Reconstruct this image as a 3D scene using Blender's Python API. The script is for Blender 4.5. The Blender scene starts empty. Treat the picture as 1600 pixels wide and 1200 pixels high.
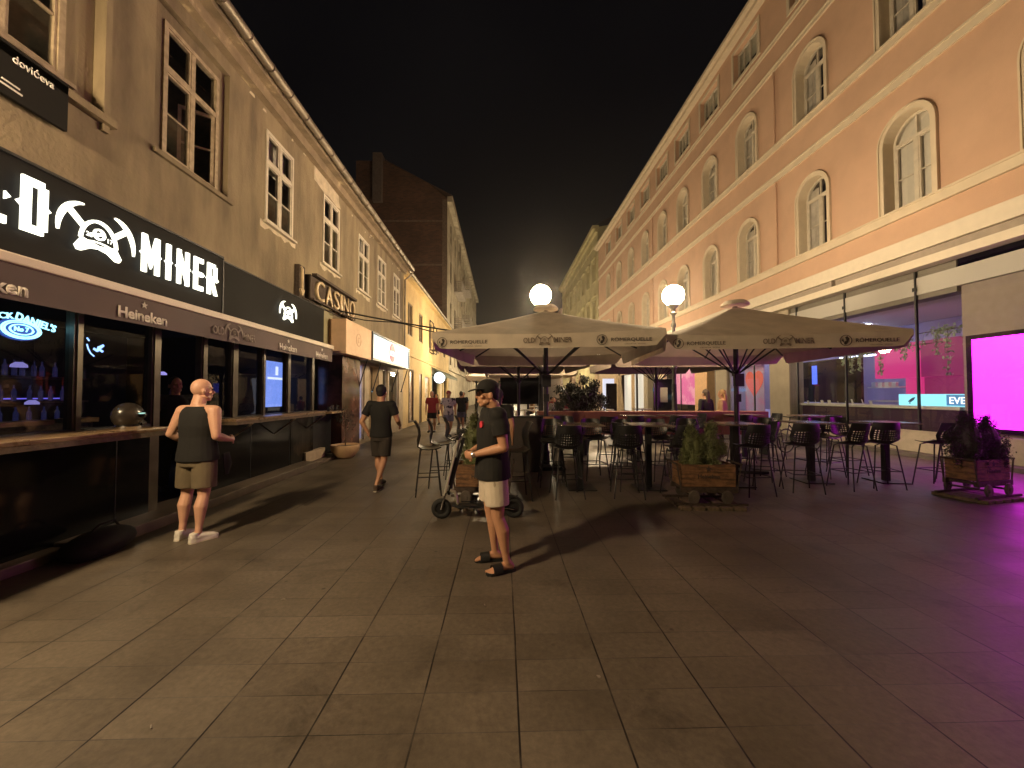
import bpy, bmesh, math, random
from mathutils import Vector, Matrix, Euler
random.seed(7)
C = bpy.context.scene.collection
SC = bpy.context.scene
PI = math.pi
# ---------------------------------------------------------------- camera, world, exposure
cam = bpy.data.objects.new('camera', bpy.data.cameras.new('camera')); C.objects.link(cam)
cam.location = (0, 0, 1.6)
cam.rotation_euler = (math.radians(91.60), 0, 0)
cam.data.shift_x = 15 / 1600
cam.data.sensor_width = 36; cam.data.lens = 13.68
cam.data.clip_start = 0.05; cam.data.clip_end = 900
SC.camera = cam
SC.view_settings.view_transform = 'Standard'; SC.view_settings.look = 'None'
SC.view_settings.exposure = 0.0; SC.view_settings.gamma = 1.0
SC.cycles.max_bounces = 7; SC.cycles.diffuse_bounces = 3; SC.cycles.glossy_bounces = 4
SC.cycles.transparent_max_bounces = 12; SC.cycles.transmission_bounces = 4
SC.cycles.sample_clamp_indirect = 3.0
SC.cycles.caustics_reflective = False; SC.cycles.caustics_refractive = False
W = bpy.data.worlds.new('World'); SC.world = W; W.use_nodes = True
nt = W.node_tree; nt.nodes.clear()
wo = nt.nodes.new('ShaderNodeOutputWorld'); bg = nt.nodes.new('ShaderNodeBackground')
tc = nt.nodes.new('ShaderNodeTexCoord'); nz = nt.nodes.new('ShaderNodeTexNoise'); rp = nt.nodes.new('ShaderNodeValToRGB')
nz.inputs['Scale'].default_value = 2.2; nz.inputs['Detail'].default_value = 5
rp.color_ramp.elements[0].position = .42; rp.color_ramp.elements[0].color = (.0016, .0015, .0022, 1)
rp.color_ramp.elements[1].position = .75; rp.color_ramp.elements[1].color = (.0036, .0032, .0036, 1)
nt.links.new(tc.outputs['Generated'], nz.inputs['Vector']); nt.links.new(nz.outputs['Fac'], rp.inputs['Fac'])
nt.links.new(rp.outputs['Color'], bg.inputs['Color']); bg.inputs['Strength'].default_value = 1.0
nt.links.new(bg.outputs['Background'], wo.inputs['Surface'])
L_GLOBE = 335.0      # radiance of the street globes
L_NEAR = 820.0       # radiance of the wall lantern beside the camera
# ---------------------------------------------------------------- materials
MATS = {}
def mat(name, col, rough=.6, metal=0., var=0., vscale=6., bump=0., bscale=30., spec=.5, emit=None, es=0., col2=None, c2scale=1., c2lo=.45, c2hi=.6, stretch=None, coat=0., trans=0.):
    if name in MATS: return MATS[name]
    m = bpy.data.materials.new(name); m.use_nodes = True; MATS[name] = m
    n = m.node_tree.nodes; l = m.node_tree.links; b = n['Principled BSDF']
    b.inputs['Base Color'].default_value = (*col, 1); b.inputs['Roughness'].default_value = rough
    b.inputs['Metallic'].default_value = metal; b.inputs['Specular IOR Level'].default_value = spec
    if coat: b.inputs['Coat Weight'].default_value = coat; b.inputs['Coat Roughness'].default_value = .08
    t = n.new('ShaderNodeTexCoord'); src = t.outputs['Object']
    if stretch:
        mp = n.new('ShaderNodeMapping'); mp.inputs['Scale'].default_value = stretch
        l.new(src, mp.inputs['Vector']); ssrc = mp.outputs['Vector']
    else: ssrc = src
    cur = None
    if col2:
        a = n.new('ShaderNodeTexNoise'); a.inputs['Scale'].default_value = c2scale; a.inputs['Detail'].default_value = 7; a.inputs['Roughness'].default_value = .62
        r = n.new('ShaderNodeValToRGB'); r.color_ramp.elements[0].position = c2lo; r.color_ramp.elements[1].position = c2hi
        r.color_ramp.elements[0].color = (*col, 1); r.color_ramp.elements[1].color = (*col2, 1)
        l.new(ssrc, a.inputs['Vector']); l.new(a.outputs['Fac'], r.inputs['Fac']); cur = r.outputs['Color']
    if var:
        a = n.new('ShaderNodeTexNoise'); a.inputs['Scale'].default_value = vscale; a.inputs['Detail'].default_value = 5
        mr = n.new('ShaderNodeMapRange'); mr.inputs['From Min'].default_value = .3; mr.inputs['From Max'].default_value = .7
        mr.inputs['To Min'].default_value = 1 - var; mr.inputs['To Max'].default_value = 1 + var
        mx = n.new('ShaderNodeMix'); mx.data_type = 'RGBA'; mx.blend_type = 'MULTIPLY'; mx.inputs['Factor'].default_value = 1
        l.new(src, a.inputs['Vector']); l.new(a.outputs['Fac'], mr.inputs['Value'])
        if cur: l.new(cur, mx.inputs[6])
        else: mx.inputs[6].default_value = (*col, 1)
        l.new(mr.outputs['Result'], mx.inputs[7]); cur = mx.outputs[2]
        rr = n.new('ShaderNodeMapRange'); rr.inputs['To Min'].default_value = max(0, rough - .12); rr.inputs['To Max'].default_value = min(1, rough + .12)
        l.new(a.outputs['Fac'], rr.inputs['Value']); l.new(rr.outputs['Result'], b.inputs['Roughness'])
    if cur: l.new(cur, b.inputs['Base Color'])
    if bump:
        a = n.new('ShaderNodeTexNoise'); a.inputs['Scale'].default_value = bscale; a.inputs['Detail'].default_value = 6
        bp = n.new('ShaderNodeBump'); bp.inputs['Strength'].default_value = bump; bp.inputs['Distance'].default_value = .02
        l.new(src, a.inputs['Vector']); l.new(a.outputs['Fac'], bp.inputs['Height']); l.new(bp.outputs['Normal'], b.inputs['Normal'])
    if emit: b.inputs['Emission Color'].default_value = (*emit, 1); b.inputs['Emission Strength'].default_value = es
    if trans:
        tr = n.new('ShaderNodeBsdfTranslucent'); ms = n.new('ShaderNodeMixShader'); ms.inputs[0].default_value = trans
        if cur: l.new(cur, tr.inputs['Color'])
        else: tr.inputs['Color'].default_value = (*col, 1)
        l.new(b.outputs[0], ms.inputs[1]); l.new(tr.outputs[0], ms.inputs[2]); l.new(ms.outputs[0], n['Material Output'].inputs['Surface'])
    return m
def glow(name, col, s):
    return mat(name, (0.02, 0.02, 0.02), .5, emit=col, es=s)
def glassmat(name, tint, refl=1.0, rough=.01):
    if name in MATS: return MATS[name]
    m = bpy.data.materials.new(name); m.use_nodes = True; MATS[name] = m
    n = m.node_tree.nodes; l = m.node_tree.links; n.remove(n['Principled BSDF'])
    tr = n.new('ShaderNodeBsdfTransparent'); tr.inputs['Color'].default_value = (*tint, 1)
    gl = n.new('ShaderNodeBsdfGlossy'); gl.inputs['Roughness'].default_value = rough
    fr = n.new('ShaderNodeFresnel'); ge = n.new('ShaderNodeNewGeometry'); io = n.new('ShaderNodeMapRange'); io.inputs['To Min'].default_value = 1.5; io.inputs['To Max'].default_value = 1 / 1.5
    l.new(ge.outputs['Backfacing'], io.inputs['Value']); l.new(io.outputs['Result'], fr.inputs['IOR'])
    mm = n.new('ShaderNodeMath'); mm.operation = 'MULTIPLY'; mm.inputs[1].default_value = refl; mm.use_clamp = True
    mx = n.new('ShaderNodeMixShader'); l.new(fr.outputs[0], mm.inputs[0]); l.new(mm.outputs[0], mx.inputs[0])
    l.new(tr.outputs[0], mx.inputs[1]); l.new(gl.outputs[0], mx.inputs[2]); l.new(mx.outputs[0], n['Material Output'].inputs['Surface'])
    return m
def paving_mat():
    m = bpy.data.materials.new('paving'); m.use_nodes = True
    n = m.node_tree.nodes; l = m.node_tree.links; b = n['Principled BSDF']
    t = n.new('ShaderNodeTexCoord'); mp = n.new('ShaderNodeMapping'); mp.inputs['Location'].default_value = (-.082 + 20, -1.896 + 20 + .0246 * 20 + .25, 0)
    wn = n.new('ShaderNodeTexNoise'); wn.inputs['Scale'].default_value = .8; wv = n.new('ShaderNodeVectorMath'); wv.operation = 'SCALE'; wv.inputs['Scale'].default_value = .02
    sv = n.new('ShaderNodeVectorMath'); sv.operation = 'SUBTRACT'; sv.inputs[1].default_value = (.5, .5, .5); ad = n.new('ShaderNodeVectorMath')
    l.new(t.outputs['Object'], wn.inputs['Vector']); l.new(wn.outputs['Color'], sv.inputs[0]); l.new(sv.outputs[0], wv.inputs[0])
    l.new(t.outputs['Object'], ad.inputs[0]); l.new(wv.outputs[0], ad.inputs[1]); l.new(ad.outputs[0], mp.inputs['Vector'])
    sx = n.new('ShaderNodeSeparateXYZ'); cx = n.new('ShaderNodeCombineXYZ'); sk = n.new('ShaderNodeMath'); sk.operation = 'MULTIPLY_ADD'; sk.inputs[1].default_value = -.0246
    l.new(mp.outputs[0], sx.inputs[0]); l.new(sx.outputs['X'], sk.inputs[0]); l.new(sx.outputs['Y'], sk.inputs[2]); l.new(sx.outputs['X'], cx.inputs['X']); l.new(sk.outputs[0], cx.inputs['Y'])
    def brick(w, h, mort, sm):
        k = n.new('ShaderNodeTexBrick'); k.offset = 0; k.offset_frequency = 2; k.squash = 1
        k.inputs['Scale'].default_value = 1; k.inputs['Brick Width'].default_value = w; k.inputs['Row Height'].default_value = h
        k.inputs['Mortar Size'].default_value = mort; k.inputs['Mortar Smooth'].default_value = sm
        k.inputs['Color1'].default_value = (.112, .091, .069, 1); k.inputs['Color2'].default_value = (.140, .115, .088, 1)
        k.inputs['Mortar'].default_value = (.03, .027, .024, 1); l.new(cx.outputs[0], k.inputs['Vector']); return k
    kb = brick(.5, .25, .0022, .2); kl = brick(.5, 50, .0052, .15)
    big = n.new('ShaderNodeTexNoise'); big.inputs['Scale'].default_value = .9; big.inputs['Detail'].default_value = 8; big.inputs['Roughness'].default_value = .65
    fin = n.new('ShaderNodeTexNoise'); fin.inputs['Scale'].default_value = 26; fin.inputs['Detail'].default_value = 8; fin.inputs['Roughness'].default_value = .7
    l.new(t.outputs['Object'], big.inputs['Vector']); l.new(t.outputs['Object'], fin.inputs['Vector'])
    m1 = n.new('ShaderNodeMapRange'); m1.inputs['From Min'].default_value = .3; m1.inputs['From Max'].default_value = .72; m1.inputs['To Min'].default_value = .62; m1.inputs['To Max'].default_value = 1.3
    m2 = n.new('ShaderNodeMapRange'); m2.inputs['From Min'].default_value = .25; m2.inputs['From Max'].default_value = .75; m2.inputs['To Min'].default_value = .72; m2.inputs['To Max'].default_value = 1.28
    l.new(big.outputs['Fac'], m1.inputs['Value']); l.new(fin.outputs['Fac'], m2.inputs['Value'])
    mu = n.new('ShaderNodeMath'); mu.operation = 'MULTIPLY'; l.new(m1.outputs[0], mu.inputs[0]); l.new(m2.outputs[0], mu.inputs[1])
    # joint mask: short stretches of the cross joints are filled flush, the long ones stay open
    jn = n.new('ShaderNodeTexNoise'); jn.inputs['Scale'].default_value = 1.3; l.new(t.outputs['Object'], jn.inputs['Vector'])
    jr = n.new('ShaderNodeMapRange'); jr.inputs['From Min'].default_value = .42; jr.inputs['From Max'].default_value = .6; l.new(jn.outputs['Fac'], jr.inputs['Value'])
    jm = n.new('ShaderNodeMath'); jm.operation = 'MULTIPLY'; jm.inputs[1].default_value = .75
    l.new(kb.outputs['Fac'], jm.inputs[0]); l.new(jr.outputs[0], jm.inputs[1])
    jq = n.new('ShaderNodeTexNoise'); jq.inputs['Scale'].default_value = 3.5; jq.inputs['Detail'].default_value = 4; l.new(t.outputs['Object'], jq.inputs['Vector'])
    jr2 = n.new('ShaderNodeMapRange'); jr2.inputs['From Min'].default_value = .36; jr2.inputs['From Max'].default_value = .52; jr2.inputs['To Min'].default_value = .12; l.new(jq.outputs['Fac'], jr2.inputs['Value'])
    jl = n.new('ShaderNodeMath'); jl.operation = 'MULTIPLY'; l.new(kl.outputs['Fac'], jl.inputs[0]); l.new(jr2.outputs[0], jl.inputs[1])
    jx = n.new('ShaderNodeMath'); jx.operation = 'MAXIMUM'; l.new(jm.outputs[0], jx.inputs[0]); l.new(jl.outputs[0], jx.inputs[1])
    # soft dark spill stains
    st = n.new('ShaderNodeTexNoise'); st.inputs['Scale'].default_value = 1.7; st.inputs['Detail'].default_value = 9; st.inputs['Roughness'].default_value = .72; st.inputs['Distortion'].default_value = .6; l.new(t.outputs['Object'], st.inputs['Vector'])
    sr = n.new('ShaderNodeMapRange'); sr.inputs['From Min'].default_value = .54; sr.inputs['From Max'].default_value = .68; sr.inputs['To Min'].default_value = 1; sr.inputs['To Max'].default_value = .62; l.new(st.outputs['Fac'], sr.inputs['Value'])
    mu2 = n.new('ShaderNodeMath'); mu2.operation = 'MULTIPLY'; l.new(mu.outputs[0], mu2.inputs[0]); l.new(sr.outputs[0], mu2.inputs[1]); mu = mu2
    vz = n.new('ShaderNodeTexVoronoi'); vz.feature = 'F1'; vz.inputs['Scale'].default_value = 2.3; l.new(t.outputs['Object'], vz.inputs['Vector'])
    sp = n.new('ShaderNodeMapRange'); sp.inputs['From Min'].default_value = .022; sp.inputs['From Max'].default_value = .05; sp.inputs['To Min'].default_value = .45; sp.inputs['To Max'].default_value = 1; l.new(vz.outputs['Distance'], sp.inputs['Value'])
    # per slab tone comes from the brick colours, mortar replaced below
    x0 = n.new('ShaderNodeMix'); x0.data_type = 'RGBA'; x0.blend_type = 'MULTIPLY'; x0.inputs['Factor'].default_value = 1
    l.new(kb.outputs['Color'], x0.inputs[6]); l.new(mu.outputs[0], x0.inputs[7])
    x2 = n.new('ShaderNodeMix'); x2.data_type = 'RGBA'; x2.blend_type = 'MULTIPLY'; x2.inputs['Factor'].default_value = 1
    l.new(x0.outputs[2], x2.inputs[6]); l.new(sp.outputs[0], x2.inputs[7])
    x1 = n.new('ShaderNodeMix'); x1.data_type = 'RGBA'; l.new(jx.outputs[0], x1.inputs['Factor']); l.new(x2.outputs[2], x1.inputs[6]); x1.inputs[7].default_value = (.012, .010, .009, 1)
    kb.inputs['Mortar'].default_value = (.10, .09, .08, 1)
    l.new(x1.outputs[2], b.inputs['Base Color'])
    rr = n.new('ShaderNodeMapRange'); rr.inputs['From Min'].default_value = .3; rr.inputs['From Max'].default_value = .7; rr.inputs['To Min'].default_value = .34; rr.inputs['To Max'].default_value = .6
    l.new(big.outputs['Fac'], rr.inputs['Value']); l.new(rr.outputs[0], b.inputs['Roughness']); b.inputs['Specular IOR Level'].default_value = .45
    bp = n.new('ShaderNodeBump'); bp.inputs['Strength'].default_value = .35; bp.inputs['Distance'].default_value = .004
    hs = n.new('ShaderNodeMath'); hs.operation = 'SUBTRACT'; l.new(fin.outputs['Fac'], hs.inputs[0]); l.new(jx.outputs[0], hs.inputs[1])
    l.new(hs.outputs[0], bp.inputs['Height']); l.new(bp.outputs['Normal'], b.inputs['Normal'])
    return m
# shared materials
M = MATS
M['dark_steel'] = mat('dark_steel', (.022, .022, .024), .42, .3, var=.15, vscale=9)
M['black_gloss'] = mat('black_gloss', (.004, .004, .005), .10, 0, spec=.32, var=.2, vscale=3, bump=.03, bscale=5)
M['black_matt'] = mat('black_matt', (.012, .012, .013), .55, var=.25, vscale=8)
M['sign_black'] = mat('sign_black', (.009, .008, .0075), .75, spec=.2, var=.25, vscale=4)
M['cream_frame'] = mat('cream_frame', (.62, .56, .46), .5, var=.1)
M['old_frame'] = mat('old_frame', (.40, .32, .22), .65, var=.25, vscale=12, bump=.2)
M['steel'] = mat('steel', (.45, .45, .46), .25, 1., var=.1)
M['chrome'] = mat('chrome', (.7, .7, .72), .12, 1.)
M['white_paint'] = mat('white_paint', (.75, .73, .70), .5, var=.06)
M['wood_strip'] = mat('wood_strip', (.30, .20, .10), .35, var=.3, vscale=8, stretch=(1, .2, 1))
M['oak'] = mat('oak', (.24, .16, .09), .3, var=.25, col2=(.15, .09, .045), c2scale=5, stretch=(6, .6, 6))
M['crate_wood'] = mat('crate_wood', (.20, .10, .045), .75, var=.3, vscale=14, col2=(.10, .05, .025), c2scale=4, stretch=(1, 1, 7), bump=.3)
M['old_wood'] = mat('old_wood', (.12, .085, .055), .8, var=.35, vscale=18, bump=.4, stretch=(2, 9, 9))
M['rust'] = mat('rust', (.07, .05, .04), .7, .5, var=.4, vscale=20, bump=.3)
M['rubber'] = mat('rubber', (.012, .012, .012), .75, bump=.2, bscale=90)
M['canvas'] = mat('canvas', (.62, .53, .42), .85, var=.10, vscale=2.5, bump=.06, bscale=4, col2=(.50, .42, .32), c2scale=1.4, c2lo=.5, c2hi=.7, trans=.035)
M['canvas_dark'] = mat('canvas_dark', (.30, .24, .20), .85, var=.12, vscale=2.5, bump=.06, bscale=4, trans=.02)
M['valance'] = mat('valance', (.13, .095, .085), .8, var=.12, vscale=3)
M['print_dark'] = mat('print_dark', (.05, .035, .03), .8)
M['print_grey'] = mat('print_grey', (.20, .15, .11), .8)
M['print_pale'] = mat('print_pale', (.58, .52, .46), .7)
M['print_dim'] = mat('print_dim', (.24, .19, .16), .7)
M['skin'] = mat('skin', (.52, .27, .16), .48, var=.07, vscale=14)
M['skin_pale'] = mat('skin_pale', (.60, .34, .23), .48, var=.06, vscale=14)
M['skin_dark'] = mat('skin_dark', (.40, .21, .12), .5, var=.07, vscale=14)
M['cloth_black'] = mat('cloth_black', (.009, .0085, .0085), .88, var=.2, vscale=7, bump=.25, bscale=9)
M['cloth_char'] = mat('cloth_char', (.010, .009, .0085), .9, var=.2, vscale=7, bump=.3, bscale=8)
M['cloth_brown'] = mat('cloth_brown', (.034, .026, .021), .9, var=.2, vscale=7, bump=.3, bscale=8)
M['cloth_cream'] = mat('cloth_cream', (.60, .52, .42), .85, var=.06, vscale=9, bump=.35, bscale=8)
M['cloth_olive'] = mat('cloth_olive', (.13, .10, .06), .88, var=.12, vscale=9, bump=.35, bscale=8)
M['hair_dark'] = mat('hair_dark', (.012, .009, .008), .6, bump=.5, bscale=60)
M['eye'] = mat('eye', (.02, .015, .012), .1)
M['leaf'] = mat('leaf', (.15, .165, .065), .6, var=.35, vscale=5, trans=.2)
M['leaf_dark'] = mat('leaf_dark', (.022, .020, .012), .6, var=.3, vscale=5, trans=.1)
M['leaf_ivy'] = mat('leaf_ivy', (.42, .52, .36), .4, var=.3, vscale=5, trans=.25)
M['stem'] = mat('stem', (.07, .045, .03), .8, bump=.3)
M['white_shoe'] = mat('white_shoe', (.70, .66, .60), .55, var=.06)
M['terracotta'] = mat('terracotta', (.20, .075, .048), .6, var=.15, vscale=5, bump=.1)
M['plastic_black'] = mat('plastic_black', (.010, .010, .011), .38, var=.15, bump=.05, bscale=60)
M['table_top'] = mat('table_top', (.16, .12, .10), .22, var=.2, vscale=7)
M['globe'] = glow('globe', (1.0, .76, .46), L_GLOBE)
# ---------------------------------------------------------------- mesh helpers
class B:
    def __init__(s): s.bm = bmesh.new()
    def box(s, x0, x1, y0, y1, z0, z1, m=None):
        vs = [Vector(p) for p in ((x0,y0,z0),(x1,y0,z0),(x1,y1,z0),(x0,y1,z0),(x0,y0,z1),(x1,y0,z1),(x1,y1,z1),(x0,y1,z1))]
        if m: vs = [m @ v for v in vs]
        v = [s.bm.verts.new(p) for p in vs]
        for f in ((0,3,2,1),(4,5,6,7),(0,1,5,4),(1,2,6,5),(2,3,7,6),(3,0,4,7)): s.bm.faces.new([v[i] for i in f])
        return s
    def bev(s, x0, x1, y0, y1, z0, z1, r=.01, m=None, seg=2):
        t = bmesh.new(); tb = B.__new__(B); tb.bm = t; tb.box(x0, x1, y0, y1, z0, z1)
        bmesh.ops.bevel(t, geom=t.edges[:], offset=r, segments=seg, affect='EDGES', profile=.5)
        if m: bmesh.ops.transform(t, matrix=m, verts=t.verts)
        s.add(t); return s
    def add(s, t):
        me = bpy.data.meshes.new('t'); t.to_mesh(me); t.free(); s.bm.from_mesh(me); bpy.data.meshes.remove(me); return s
    def quad(s, *p): s.bm.faces.new([s.bm.verts.new(q) for q in p]); return s
    def ring(s, c, rx, ry, ax, ay, n):
        return [s.bm.verts.new(Vector(c) + ax * (rx * math.cos(2*PI*i/n)) + ay * (ry * math.sin(2*PI*i/n))) for i in range(n)]
    def loft(s, pts, rad, n=12, ax=None, caps=True):
        pts = [Vector(p) for p in pts]; rings = []
        for i, p in enumerate(pts):
            d = (pts[min(i+1, len(pts)-1)] - pts[max(i-1, 0)])
            d = d.normalized() if d.length > 1e-9 else Vector((0,0,1))
            a = Vector(ax) if ax is not None else (rings and prev) or (Vector((1,0,0)) if abs(d.x) < .9 else Vector((0,1,0)))
            a = a - d * a.dot(d)
            if a.length < 1e-6: a = d.orthogonal()
            a.normalize(); prev = a; b = d.cross(a)
            r = rad[i] if isinstance(rad, (list, tuple)) else rad
            rx, ry = r if isinstance(r, (list, tuple)) else (r, r)
            rings.append(s.ring(p, rx, ry, a, b, n))
        for r0, r1 in zip(rings, rings[1:]):
            for i in range(n): s.bm.faces.new((r0[i], r0[(i+1) % n], r1[(i+1) % n], r1[i]))
        if caps: s.bm.faces.new(rings[0][::-1]); s.bm.faces.new(rings[-1])
        return s
    def cyl(s, p0, p1, r0, r1=None, n=12): return s.loft([p0, p1], [r0, r1 if r1 is not None else r0], n)
    def lathe(s, c, prof, n=20):
        rs = [s.ring((c[0], c[1], c[2] + z), r, r, Vector((1,0,0)), Vector((0,1,0)), n) for r, z in prof]
        for r0, r1 in zip(rs, rs[1:]):
            for i in range(n): s.bm.faces.new((r0[i], r0[(i+1) % n], r1[(i+1) % n], r1[i]))
        s.bm.faces.new(rs[0][::-1]); s.bm.faces.new(rs[-1]); return s
    def ell(s, c, r, m=None, u=16, v=10):
        t = bmesh.new(); bmesh.ops.create_uvsphere(t, u_segments=u, v_segments=v, radius=1)
        mm = Matrix.Translation(c) @ (m or Matrix()) @ Matrix.Diagonal((*r, 1)); bmesh.ops.transform(t, matrix=mm, verts=t.verts); s.add(t); return s
    def torus(s, c, R, r, axis, n=24, k=8, arc=(0, 2*PI)):
        axis = Vector(axis).normalized(); a = axis.orthogonal().normalized(); b = axis.cross(a); c = Vector(c); rs = []
        full = abs(arc[1] - arc[0] - 2*PI) < 1e-6; cnt = n if full else n + 1
        for i in range(cnt):
            t = arc[0] + (arc[1] - arc[0]) * i / n; d = a * math.cos(t) + b * math.sin(t); o = c + d * R
            rs.append([s.bm.verts.new(o + d * (r * math.cos(2*PI*j/k)) + axis * (r * math.sin(2*PI*j/k))) for j in range(k)])
        for i in range(cnt if full else cnt - 1):
            r0, r1 = rs[i], rs[(i+1) % cnt]
            for j in range(k): s.bm.faces.new((r0[j], r0[(j+1) % k], r1[(j+1) % k], r1[j]))
        return s
    def prism(s, poly, m, d0, d1):
        """2D outline lifted from local z=d0 to z=d1 through matrix m"""
        a = [s.bm.verts.new(m @ Vector((x, y, d0))) for x, y in poly]; b = [s.bm.verts.new(m @ Vector((x, y, d1))) for x, y in poly]
        s.bm.faces.new(a[::-1]); s.bm.faces.new(b); n = len(poly)
        for i in range(n): s.bm.faces.new((a[i], a[(i+1) % n], b[(i+1) % n], b[i]))
        return s
    def done(s, name, material, parent=None, smooth=False, world=True, recalc=True):
        if recalc: bmesh.ops.recalc_face_normals(s.bm, faces=s.bm.faces[:])
        me = bpy.data.meshes.new(name); s.bm.to_mesh(me); s.bm.free()
        if material: me.materials.append(material)
        if smooth:
            me.polygons.foreach_set('use_smooth', [True] * len(me.polygons))
            try: me.set_sharp_from_angle(angle=math.radians(42))
            except Exception: pass
        return link(name, me, parent, world)
def wloc(o):
    v = Vector(o.location)
    while o.parent: o = o.parent; v += Vector(o.location)
    return v
def link(name, me, parent=None, world=True):
    o = bpy.data.objects.new(name, me); C.objects.link(o)
    if parent is not None:
        o.parent = parent
        if world: o.location = -wloc(parent)
    return o
def thing(name, label, cat, loc=(0,0,0), rot=0, group=None):
    o = bpy.data.objects.new(name, None); C.objects.link(o); o.location = loc; o.rotation_euler = (0, 0, rot)
    o.empty_display_size = .1; o['label'] = label; o['category'] = cat
    if group: o['group'] = group
    return o
def tag(o, label, cat, group=None):
    o['label'] = label; o['category'] = cat
    if group: o['group'] = group
    return o
def struct(o): o['kind'] = 'structure'; return o
def dup(root, loc, rot=None, label=None, group=None):
    r = root.copy(); C.objects.link(r); r.location = loc
    if rot is not None: r.rotation_euler = (0, 0, rot)
    if label: r['label'] = label
    if group: r['group'] = group
    def kids(a, b):
        for ch in [x for x in ALLKIDS.get(a.name, [])]:
            c = ch.copy(); C.objects.link(c); c.parent = b; kids(ch, c)
    ALLKIDS.clear()
    for x in list(C.objects):
        if x.parent: ALLKIDS.setdefault(x.parent.name, []).append(x)
    kids(root, r); return r
ALLKIDS = {}
def ML(x, y, z): return Matrix(((0,0,1,x),(1,0,0,y),(0,1,0,z),(0,0,0,1)))      # wall facing +X (left side of the street)
def MR(x, y, z): return Matrix(((0,0,-1,x),(-1,0,0,y),(0,1,0,z),(0,0,0,1)))    # wall facing -X
def MF(x, y, z): return Matrix(((1,0,0,x),(0,0,-1,y),(0,1,0,z),(0,0,0,1)))     # facing the camera, -Y
def text_bm(b, s, w, h, m, d=.004, bold=0.0, d0=0.0):
    """text fitted into w x h, centred on local origin, lifted to depth d"""
    cu = bpy.data.curves.new('t', 'FONT'); cu.body = s; cu.size = 1; cu.offset = bold; cu.resolution_u = 3
    o = bpy.data.objects.new('t', cu); C.objects.link(o)
    dg = bpy.context.evaluated_depsgraph_get(); dg.update(); me = bpy.data.meshes.new_from_object(o.evaluated_get(dg))
    bpy.data.objects.remove(o); bpy.data.curves.remove(cu)
    xs = [v.co.x for v in me.vertices]; ys = [v.co.y for v in me.vertices]
    if not xs: return b
    sx = w / (max(xs) - min(xs)); sy = h / (max(ys) - min(ys)); cx = (max(xs)+min(xs))/2; cy = (max(ys)+min(ys))/2
    t = bmesh.new(); t.from_mesh(me); bpy.data.meshes.remove(me)
    bmesh.ops.remove_doubles(t, verts=t.verts, dist=1e-5)
    for v in t.verts: v.co = Vector(((v.co.x - cx) * sx, (v.co.y - cy) * sy, d0))
    if d > 0:
        r = bmesh.ops.extrude_face_region(t, geom=t.faces[:]); vs = [e for e in r['geom'] if isinstance(e, bmesh.types.BMVert)]
        for v in vs: v.co.z += d
    bmesh.ops.transform(t, matrix=m, verts=t.verts); b.add(t); return b
def facade(b, outer, holes, fm, reveal=.2):
    """flat wall with openings; fm(a, z, d) -> world, d positive outwards; loops are lists of (a, z)"""
    t = bmesh.new(); es = []
    loops = []
    for lp in [outer] + holes:
        vs = [t.verts.new(fm(a, z, 0)) for a, z in lp]; loops.append(vs)
        es += [t.edges.new((vs[i], vs[(i+1) % len(vs)])) for i in range(len(vs))]
    bmesh.ops.triangle_fill(t, use_beauty=True, use_dissolve=False, edges=es)
    for lp, vs in zip(holes, loops[1:]):
        inn = [t.verts.new(fm(a, z, -reveal)) for a, z in lp]; n = len(vs)
        for i in range(n): t.faces.new((vs[i], vs[(i+1) % n], inn[(i+1) % n], inn[i]))
    b.add(t); return b
def rect(a0, a1, z0, z1): return [(a0, z0), (a1, z0), (a1, z1), (a0, z1)]
def arch(c, w, z0, z1, n=14):
    """round-headed opening"""
    r = w / 2; zs = z1 - r
    return [(c - r, z0), (c + r, z0)] + [(c + r * math.cos(PI * i / n), zs + r * math.sin(PI * i / n)) for i in range(n + 1)]
def band(b, l0, l1, fm, d0, d1, closed=True):
    """solid frame between two matching loops"""
    n = len(l0); A = [b.bm.verts.new(fm(a, z, d1)) for a, z in l0]; Bv = [b.bm.verts.new(fm(a, z, d1)) for a, z in l1]
    A0 = [b.bm.verts.new(fm(a, z, d0)) for a, z in l0]; B0 = [b.bm.verts.new(fm(a, z, d0)) for a, z in l1]
    for i in range(n if closed else n - 1):
        j = (i + 1) % n
        for q in ((A[i], A[j], Bv[j], Bv[i]), (A[i], A[j], A0[j], A0[i]), (Bv[i], Bv[j], B0[j], B0[i])): b.bm.faces.new(q)
    return b
def fml(X): return lambda a, z, d: Vector((X + d, a, z))
def fmr(X): return lambda a, z, d: Vector((X - d, a, z))
def fmf(Y): return lambda a, z, d: Vector((a, Y - d, z))
def fbox(b, fm, a0, a1, z0, z1, d0, d1):
    p = [fm(a, z, d) for d in (d0, d1) for z in (z0, z1) for a in (a0, a1)]
    v = [b.bm.verts.new(q) for q in p]
    for f in ((0,1,3,2),(4,5,7,6),(0,1,5,4),(2,3,7,6),(0,2,6,4),(1,3,7,5)): b.bm.faces.new([v[i] for i in f])
    return b
def star(r, r2=.4, n=5): return [((r if i % 2 == 0 else r * r2) * math.sin(PI * i / n), (r if i % 2 == 0 else r * r2) * math.cos(PI * i / n)) for i in range(2 * n)]
def stroke(b, pts, w, m, d0, d1):
    for (x0, y0), (x1, y1) in zip(pts, pts[1:]):
        dx, dy = x1 - x0, y1 - y0; L = math.hypot(dx, dy) or 1; nx, ny = -dy / L * w / 2, dx / L * w / 2; ex, ey = dx / L * w * .25, dy / L * w * .25
        b.prism([(x0 - nx - ex, y0 - ny - ey), (x1 - nx + ex, y1 - ny + ey), (x1 + nx + ex, y1 + ny + ey), (x0 + nx - ex, y0 + ny - ey)], m, d0, d1); d1 += .00015
    return b
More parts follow.
